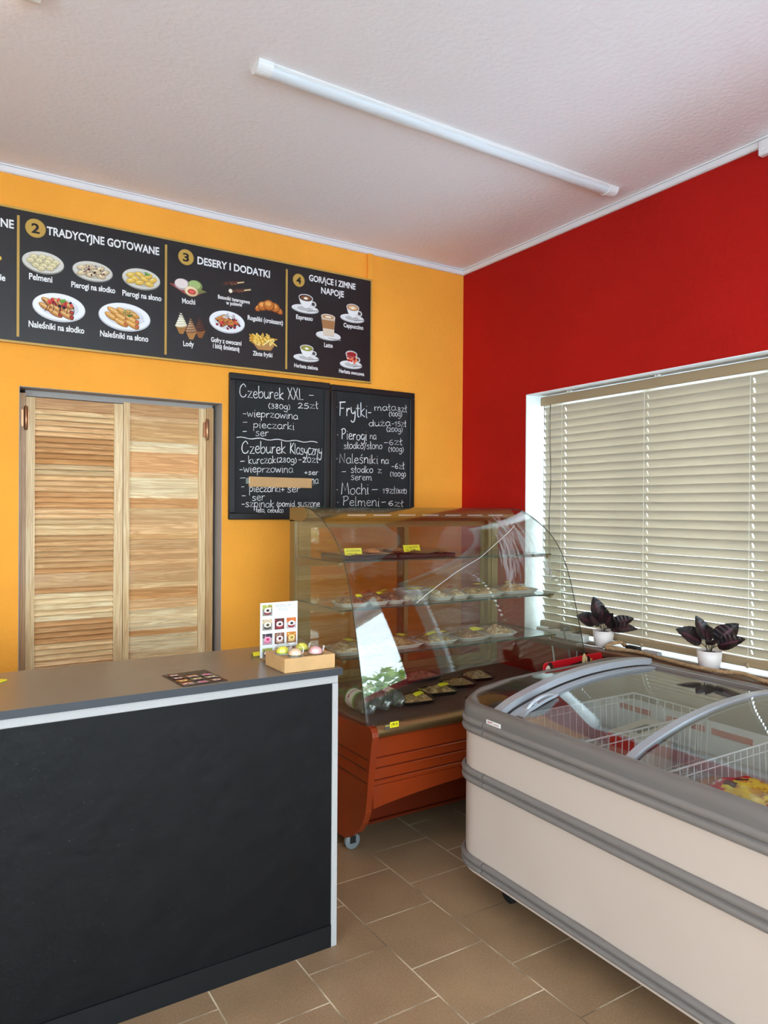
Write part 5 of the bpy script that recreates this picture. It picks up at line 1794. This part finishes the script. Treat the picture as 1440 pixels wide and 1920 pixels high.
# brand plate
pl = MB().box(FX0 - .0098, FX0 - .0078, 1.988, 2.066, .7045, .7195)
o = pl.build('brand_plate', 'white_plastic', fz)
f = Flat((FX0 - .0099, 2.066, .7045), (0, -1, 0), (0, 0, 1), (-1, 0, 0), .00002)
f.text('AHT', (.006, .0042), (.036, .0042), .0105, '#a81c22', .04)
for k in range(5):
    f.rect(.040 + k * .006, .0045, .0445 + k * .006, .0085, '#b85055')
f.build('lettering', o)
# curved lids
ARCH = [(1.786, .724), (1.84, .748), (1.90, .774), (2.011, .805), (2.10, .825), (2.186, .839), (2.28, .850), (2.374, .856), (2.48, .8585), (2.575, .857), (2.65, .852), (2.70, .847)]
AR = catmull(ARCH, 4)
def arch_bar(y0, y1, d0, d1, xa=1.79, xb=2.71):
    P = [p for p in AR if xa <= p[0] <= xb]
    Q0, Q1 = offs(P, -d0), offs(P, -d1)
    Q0, Q1 = [(p[0], p[1] - d0) for p in P], [(p[0], p[1] - d1) for p in P]
    mb = MB()
    mb.grid([[(x, y0, z) for (x, z) in Q0], [(x, y1, z) for (x, z) in Q0]])
    mb.grid([[(x, y1, z) for (x, z) in Q1], [(x, y0, z) for (x, z) in Q1]])
    for y in (y0, y1):
        mb.grid([[(x, y, z) for (x, z) in Q0], [(x, y, z) for (x, z) in Q1]], smooth=False)
    for i in (0, -1):
        mb.add([(Q0[i][0], y0, Q0[i][1]), (Q0[i][0], y1, Q0[i][1]), (Q1[i][0], y1, Q1[i][1]), (Q1[i][0], y0, Q1[i][1])], [(0, 1, 2, 3)])
    return mb
arch_bar(2.060, 2.100, 0, .026).build('end_frame', 'lid_alu', fz)
arch_bar(.60, .65, 0, .030).build('end_frame', 'lid_alu', fz)
# dark curved glass at both ends
for (ya, yb) in ((2.10, 2.262), (.605, .45)):
    rows = []
    for k in range(7):
        t_ = k / 6
        rows.append([(x, ya + (yb - ya) * t_, (z - .012) + ((top_z(x) - .004) - (z - .012)) * t_ ** .55) for (x, z) in AR if 1.80 <= x <= 2.69])
    mb = MB().grid(rows)
    mb.grid([[(x, y, z - .004) for (x, y, z) in r] for r in rows])
    mb.build('end_glass', 'cap_glass', fz)
def lid(y0, y1, d, handle):
    mb = arch_bar(y0, y1, d + .004, d + .008, 1.805, 2.70)
    g = mb.build('glass_lid', 'lid_glass', fz)
    arch_bar(y1 - .030, y1, d, d + .014, 1.80, 2.70).build('lid_frame', 'lid_alu', g)
    arch_bar(y0, y0 + .020, d, d + .010, 1.80, 2.70).build('lid_frame', 'lid_alu', g)
    arch_bar(y1 - .034, y1 - .030, d + .014, d + .020, 1.82, 2.70).build('seal', 'seal_black', g)
    if handle:
        P = catmull([(1.885, y1 - .045, .752 - d), (1.905, y1 - .050, .784 - d), (1.93, y1 - .054, .806 - d), (1.97, y1 - .055, .8205 - d), (2.01, y1 - .054, .823 - d), (2.04, y1 - .050, .817 - d)], 5)
        mb = MB().tube(P, [.004 + .0045 * math.sin(PI * (k + 2) / (len(P) + 3)) for k in range(len(P))], 10)
        base = [(1.875, .752), (1.90, .772), (1.99, .800), (2.05, .814), (2.055, .824), (1.99, .812), (1.90, .785), (1.87, .760)]
        mb.prism([(x, z - d) for (x, z) in base], y1 - .062, y1 - .030, 'y')
        mb.prism([(1.93, .784 - d), (1.95, .79 - d), (1.945, .812 - d), (1.93, .806 - d)], y1 - .058, y1 - .050, 'y')
        mb.build('handle', 'lid_alu', g)
lid(1.470, 2.050, .030, True)
lid(.66, 1.498, .012, False)
mb = MB().box(2.685, 2.722, .60, 2.10, .812, .826)
mb.box(2.668, 2.686, .60, 2.10, .795, .804)
mb.build('lid_track', 'lid_alu', fz)
for (x, y) in ((1.887, 2.07), (1.887, .62), (2.62, 2.07), (2.62, .62)):
    caster(x, y, fz, .040, 'black_rubber')
for k, (a, b) in enumerate(((2.03, 2.21), (1.77, 1.95), (1.57, 1.74))):
    mb = MB().box(FX1 - .0785, FX1 - .0755, a, b, .608, .632)
    s = mb.build('price_rail', 'printed', fz)
    for p in s.data.polygons:
        pass
    at = s.data.color_attributes.new('Col', 'FLOAT_COLOR', 'CORNER')
    at.data.foreach_set('color', [*lin('#a8323a'), 1.0] * len(at.data))
# wire baskets
def basket(x0, x1, y0, y1, zt, zb, label):
    t = thing('wire_basket', label, 'basket', ((x0 + x1) / 2, (y0 + y1) / 2, zb), 'wire baskets in the freezer')
    def loop(z, r, i=0.0):
        mb.tube([(x0 + i, y0 + i, z), (x1 - i, y0 + i, z), (x1 - i, y1 - i, z), (x0 + i, y1 - i, z), (x0 + i, y0 + i, z)], r, 6)
    mb = MB()
    loop(zt, .0038)
    loop(zt - .028, .0022)
    mb.build('rim_wire', 'wire_white', t)
    mb = MB()
    s = .036
    nx, ny = int((x1 - x0) / s), int((y1 - y0) / s)
    for i in range(nx + 1):
        x = x0 + (x1 - x0) * i / nx
        mb.tube([(x, y0, zt), (x, y0 + .01, zb), (x, y1 - .01, zb), (x, y1, zt)], .0021, 5, cap=False)
    for j in range(ny + 1):
        y = y0 + (y1 - y0) * j / ny
        mb.tube([(x0, y, zt), (x0 + .01, y, zb), (x1 - .01, y, zb), (x1, y, zt)], .0021, 5, cap=False)
    for z in (zb, zb + .08):
        loop(z, .002, .008)
    mb.build('wire_mesh', 'wire_white', t)
basket(1.90, 2.62, 1.735, 2.09, .700, .44, 'white wire basket at the far end of the freezer, holding cartons')
basket(1.90, 2.62, .98, 1.400, .700, .44, 'white wire basket near the front of the freezer, holding red bags')
def carton(name, label, x0, x1, y0, y1, z0, z1, rot, m, stripe=None):
    t = thing(name, label, 'box', ((x0 + x1) / 2, (y0 + y1) / 2, z0))
    c = Matrix.Translation(((x0 + x1) / 2, (y0 + y1) / 2, z0)) @ Matrix.Rotation(rot, 4, 'Z')
    w, d, h = (x1 - x0) / 2, (y1 - y0) / 2, z1 - z0
    MB().box(-w, w, -d, d, 0, h, bev=.002).xf(c).build('carton', m, t)
    if stripe:
        mb = MB()
        mb.box(-w - .0008, -w + .002, -d - .0008, d + .0008, h * .03, h * .97)
        mb.xf(c).build('red_print', stripe, t)
        mb = MB().box(-w * .6, w * .4, -d * .8, d * .1, h + .0002, h + .001).xf(c)
        mb.build('top_print', 'menu_black', t)
mat('red_print', '#c4372b', 0.45)
mat('pale_card', '#cfc8ba', 0.6)
carton('frozen_food_box', 'red and pale grey frozen food box in the far basket', 2.275, 2.545, 1.835, 1.945, .447, .635, .12, 'pale_card', 'red_print')
carton('frozen_food_box', 'flat brown carton under the lid at the far left of the freezer', 1.95, 2.22, 1.86, 2.06, .447, .50, -.05, 'kraft')
carton('frozen_food_box', 'plain brown carton on the freezer floor between the two baskets', 2.20, 2.62, 1.43, 1.70, .301, .46, .03, 'kraft')
def frozen_bag(x, y, z, L, W, H, rot, label, seed, top):
    t = thing('frozen_food_bag', label, 'bag', (x, y, z), 'red bags in the near basket')
    M = Matrix.Translation((x, y, z)) @ Matrix.Rotation(rot, 4, 'Z')
    n, m = 60, 44
    def pt(i, j, s):
        u, v = i / n * 2 - 1, j / m * 2 - 1
        q = (1 - abs(u) ** 4) * (1 - abs(v) ** 3)
        w = noise.noise(Vector((u * 3 + seed, v * 3, seed))) * .28 + noise.noise(Vector((u * 7, v * 6 + seed, seed))) * .14
        zz_ = H / 2 + s * (H / 2) * q * (1 + w * .8) + (.004 * math.sin(j * .9) if abs(u) > .9 else 0)
        return (u * L / 2 * (1 - .04 * abs(v) ** 2), v * W / 2 * (1 - .05 * abs(u) ** 2), max(zz_, .0006))
    rd, yl, dk, wh = lin('#c8202c'), lin('#e8c23c'), lin('#2a2018'), lin('#f0e6da')
    mb = MB()
    for i in range(n):
        for j in range(m):
            u, v = (i + .5) / n * 2 - 1, (j + .5) / m * 2 - 1
            c = rd
            if top:
                if ((u + .05) / .48) ** 2 + ((v - .15) / .72) ** 2 < 1:
                    c = yl if noise.noise(Vector((u * 5, v * 5, 3.3))) > -.08 else lin('#c98f2a')
                if .22 < u < .46 and -.35 < v < .45:
                    c = dk if (j // 3 % 2) else lin('#e6d534')
                if (-.62 < u < -.46 and abs(v) < .5) or (.62 < u < .8 and abs(v) < .5 and (i // 3 + j // 3) % 2):
                    c = wh
            mb.add([pt(i, j, 1), pt(i + 1, j, 1), pt(i + 1, j + 1, 1), pt(i, j + 1, 1)], [(0, 1, 2, 3)], 0, c, True)
            mb.add([pt(i, j, -1), pt(i, j + 1, -1), pt(i + 1, j + 1, -1), pt(i + 1, j, -1)], [(0, 1, 2, 3)], 0, rd, True)
    mb.xf(M).build('bag', 'printed_gloss', t)
frozen_bag(2.09, 1.20, .445, .30, .30, .10, 0.1, 'red frozen food bag, lower one in the near basket', 3, False)
frozen_bag(2.44, 1.17, .445, .27, .30, .10, -.1, 'red frozen food bag at the back of the near basket', 9, False)
frozen_bag(2.085, 1.225, .552, .315, .28, .13, 1.68, 'red frozen food bag with yellow potato picture on top of the others', 6, True)

# ------------------------------------------------------------------ red ice cream sign standing behind the freezer
sg = thing('ice_cream_sign', 'red ice cream sign board standing behind the far end of the freezer', 'sign', (2.35, 2.40, 0))
SA, SB = Vector((2.300, 2.315, 0)), Vector((2.735, 2.367, 0))
U = (SB - SA).normalized()
Nn = Vector((U.y, -U.x, 0))
Ls = (SB - SA).length
SZ0, SZ1 = .55, .822
P = []
for (cx, cz, a0) in ((Ls - .02, SZ1 - .02, 0), (.02, SZ1 - .02, PI / 2)):
    for k in range(6):
        a = a0 + PI / 2 * k / 5
        P.append((cx + .02 * math.cos(a), cz + .02 * math.sin(a)))
P += [(0, SZ0), (Ls, SZ0)]
mb = MB()
fr = [SA + U * p[0] + Vector((0, 0, p[1])) for p in P]
bk = [p - Nn * .006 for p in fr]
n = len(P)
mb.add(fr + bk, [tuple(range(n)), tuple(range(2 * n - 1, n - 1, -1))] + [(i, n + i, n + (i + 1) % n, (i + 1) % n) for i in range(n)])
mat('sign_red', '#c0121f', 0.35)
mb.build('board', 'sign_red', sg)
MB().box(2.50, 2.54, 2.352, 2.366, 0.0, .70).build('stand_post', 'black_rubber', sg)
MB().box(2.40, 2.64, 2.318, 2.42, 0.0, .012).build('stand_foot', 'black_rubber', sg)
f = Flat(SA, U, (0, 0, 1), Nn, .00003)
Z = SZ1 + .030
K_ = Ls / .545
_e, _p = f.ell, f.poly
f.ell = lambda cx, cy_, rx, ry, c, **k: _e(cx * K_, cy_, rx * K_, ry, c, **k)
f.poly = lambda pts, c: _p([(p[0] * K_, p[1]) for p in pts], c)
f.ell(.065, Z - .075, .045, .045, '#3a2018', n=20)
f.ell(.045, Z - .080, .032, .038, '#e8dcc4', n=18)
f.ell(.075, Z - .095, .025, .03, '#c9a060', n=16)
f.ell(.098, Z - .085, .022, .04, '#6a3a20', n=16)
for (r, c) in ((.030, '#f4efe8'), (.023, '#c0121f'), (.017, '#f4efe8'), (.010, '#c0121f')):
    for s in (-1, 1):
        f.ell(.175 + s * r * .55, Z - .088, r * .62, r * .8, c, n=18)
f.poly([(.225, Z - .060), (.36, Z - .052), (.36, Z - .11), (.225, Z - .11)], '#241512')
f.poly([(.225, Z - .11), (.235, Z - .07), (.25, Z - .095), (.275, Z - .07), (.30, Z - .11)], '#f0e8d8')
f.ell(.285, Z - .095, .022, .02, '#d8b46a', n=14)
f.poly([(.355, Z - .056), (.445, Z - .050), (.44, Z - .085), (.36, Z - .09)], '#c9a24a')
f.ell(.455, Z - .06, .024, .040, '#d9c48a', n=18)
f.ell(.50, Z - .080, .035, .046, '#2a1712', n=18)
f.ell(.485, Z - .056, .008, .020, '#e4cf96', n=12)
f.build('printing', sg)

# ------------------------------------------------------------------ window ledge
ZS = 0.785
def plant(x, y, label, leaves, seed):
    t = thing('potted_plant', label, 'plant', (x, y, ZS))
    h, R = .082, .054
    pr = [(0, .0005), (R * .74, .0005), (R * .80, .004), (R * .93, h * .45), (R, h), (R - .005, h), (R - .006, h - .012), (0, h - .012)]
    MB().lathe(pr, (x, y, ZS), 40).build('pot', 'pot_white', t)
    MB().lathe([(R - .0062, h - .012), (R * .5, h - .007), (0, h - .006)], (x, y, ZS), 24).build('soil', 'soil', t)
    q = random.Random(seed)
    for (az, el, L, W, lean_, r0) in leaves:
        d = Vector((math.cos(az), math.sin(az), 0))
        up = Vector((0, 0, 1))
        root = Vector((x, y, ZS + h - .010)) + d * .008
        s1 = root + d * (r0 * math.cos(el)) * .7 + up * (r0 * math.sin(el) + .018)
        MB().tube(catmull([tuple(root), tuple(root + up * .02 + d * .004), tuple(s1)], 4), .0022, 6).build('stem', 'stem', t)
        dirv = d * math.cos(el) + up * math.sin(el)
        tgt = Vector((-.50, -.80, .75 + lean_ * .4))
        nrm = (tgt - dirv * tgt.dot(dirv)).normalized()
        side = dirv.cross(nrm).normalized()
        rows = []
        n_, m_ = 20, 12
        for i in range(n_ + 1):
            s = i / n_
            ww = W * 1.15 * (math.sin(PI * min(1, s ** .82)) ** .75) * (1 - .25 * s)
            c = s1 + dirv * (L * s) + nrm * (L * .10 * (s * s) * -1)
            row = []
            for j in range(m_ + 1):
                v = j / m_ * 2 - 1
                row.append(c + side * (v * ww / 2) + nrm * (abs(v) ** 1.5 * ww * .16 + .0012 * math.sin(i * 2.1) * abs(v)))
            rows.append(row)
        mb = MB()
        cols = [lin('#1d1314'), lin('#2a1518'), lin('#211816'), lin('#181112')]
        vein = lin('#4c2430')
        for i in range(n_):
            for j in range(m_):
                cc = vein if (j in (5, 6) and 1 < i < n_ - 5) else cols[(i // 7 + j // 6) % 4]
                mb.add([rows[i][j], rows[i][j + 1], rows[i + 1][j + 1], rows[i + 1][j]], [(0, 1, 2, 3)], 0, cc, True)
        mb.build('leaf', 'leaf_dark', t)
# azimuths: -2.16 faces the viewer, -.56 is towards the right of the photo, 2.58 towards the left
plant(3.012, 2.600, 'dark leaved plant in a white pot on the window ledge, nearer the glass case',
      [(2.45, .45, .105, .095, .5, .055), (-2.5, 1.05, .115, .075, .2, .035), (1.8, 1.28, .135, .085, .0, .040), (-1.25, .42, .125, .070, -.4, .055), (-1.45, .15, .150, .062, -.5, .050), (-2.0, .75, .100, .075, .1, .035), (2.85, .80, .090, .080, .3, .03)], 1)
plant(3.005, 1.985, 'dark leaved plant in a white pot on the ledge behind the freezer lid',
      [(2.45, .55, .125, .100, .5, .045), (-2.7, .95, .105, .080, .2, .035), (2.2, 1.25, .115, .070, .0, .040), (-1.35, .80, .135, .095, -.3, .040), (-1.5, .40, .130, .070, -.4, .045), (-2.1, .60, .095, .080, .1, .03)], 2)

# twisted rope along the ledge
P = catmull([(3.075, 2.52, ZS + .010), (3.062, 2.50, ZS + .016), (3.045, 2.515, ZS + .030), (3.02, 2.495, ZS + .036), (2.985, 2.52, ZS + .028), (2.950, 2.53, ZS + .012), (2.948, 2.50, ZS + .010), (2.975, 2.44, ZS + .010), (2.990, 2.34, ZS + .010), (2.955, 2.20, ZS + .010), (2.935, 2.08, ZS + .010), (2.928, 1.98, ZS + .010), (2.935, 1.88, ZS + .012), (2.955, 1.80, ZS + .018), (2.94, 1.70, ZS + .010), (2.955, 1.60, ZS + .010), (2.95, 1.45, ZS + .010)], 14)
PV = [Vector(p) for p in P]
mb = MB()
for s in range(3):
    Q = []
    acc = 0
    for i, p in enumerate(PV):
        d = (PV[min(i + 1, len(PV) - 1)] - PV[max(i - 1, 0)]).normalized()
        acc += (p - PV[i - 1]).length if i else 0
        sd = d.cross(Vector((0, 0, 1))).normalized()
        u2 = sd.cross(d)
        a = acc / .042 * 2 * PI + s * 2 * PI / 3
        Q.append(p + sd * (.0048 * math.cos(a)) + u2 * (.0048 * math.sin(a)))
    mb.tube(Q, .0054, 8)
rp = mb.build('rope', 'rope', None, (2.95, 2.1, ZS))
tag(rp, 'thick twisted brown rope lying along the window ledge', 'rope')

t = thing('power_strip', 'white power strip on the window ledge behind the glass case', 'power strip', (3.0, 2.85, ZS))
MB().box(2.972, 3.022, 2.70, 3.06, ZS, ZS + .042, bev=.006).build('housing', 'white_plastic', t)
for k in range(3):
    MB().lathe([(0, .0005), (.018, .0005), (.018, -.004), (.020, -.004), (.020, .0015), (0, .0015)], (2.997, 2.78 + k * .09, ZS + .042), 20).build('socket', 'seal_black', t)
mb = MB().box(2.975, 3.019, 2.835, 2.875, ZS + .044, ZS + .075, bev=.008)
pg = mb.build('plug', 'freezer_grey', t)
def cable(name, label, pts, r, m, org):
    o = MB().tube(catmull(pts, 8), r, 8).build(name, m, None, org)
    tag(o, label, 'cable')
cable('cable', 'white cable hanging behind the lower shelf of the glass case', [(2.965, 2.93, ZS + .02), (2.925, 2.91, ZS + .03), (2.915, 2.86, .70), (2.917, 2.85, .45), (2.92, 2.85, .006)], .0045, 'white_plastic', (2.92, 2.85, 0))
cable('cable', 'grey cable running down from the power strip plug beside the glass case', [(2.975, 2.855, ZS + .062), (2.945, 2.84, ZS + .09), (2.915, 2.78, ZS + .04), (2.905, 2.72, .66), (2.91, 2.70, .40), (2.91, 2.70, .006)], .0045, 'freezer_grey', (2.91, 2.7, 0))
cable('cable', 'thin white cable lying across the ledge in front of the left plant', [(2.925, 2.70, .70), (2.90, 2.68, ZS), (2.905, 2.655, ZS + .012), (2.935, 2.62, ZS + .005), (2.955, 2.57, ZS + .004), (2.935, 2.53, ZS + .004)], .0028, 'white_plastic', (2.92, 2.62, ZS))
t = thing('charger', 'small black charger lying on the ledge behind the rope loop', 'charger', (3.03, 2.40, ZS))
MB().box(3.015, 3.050, 2.385, 2.465, ZS, ZS + .026, bev=.005).build('housing', 'seal_black', t)
t = thing('power_adapter', 'pale grey adapter lying on the ledge right of the black charger', 'adapter', (3.03, 2.33, ZS))
MB().box(3.012, 3.048, 2.265, 2.365, ZS, ZS + .020, bev=.004).build('housing', 'lid_alu', t)
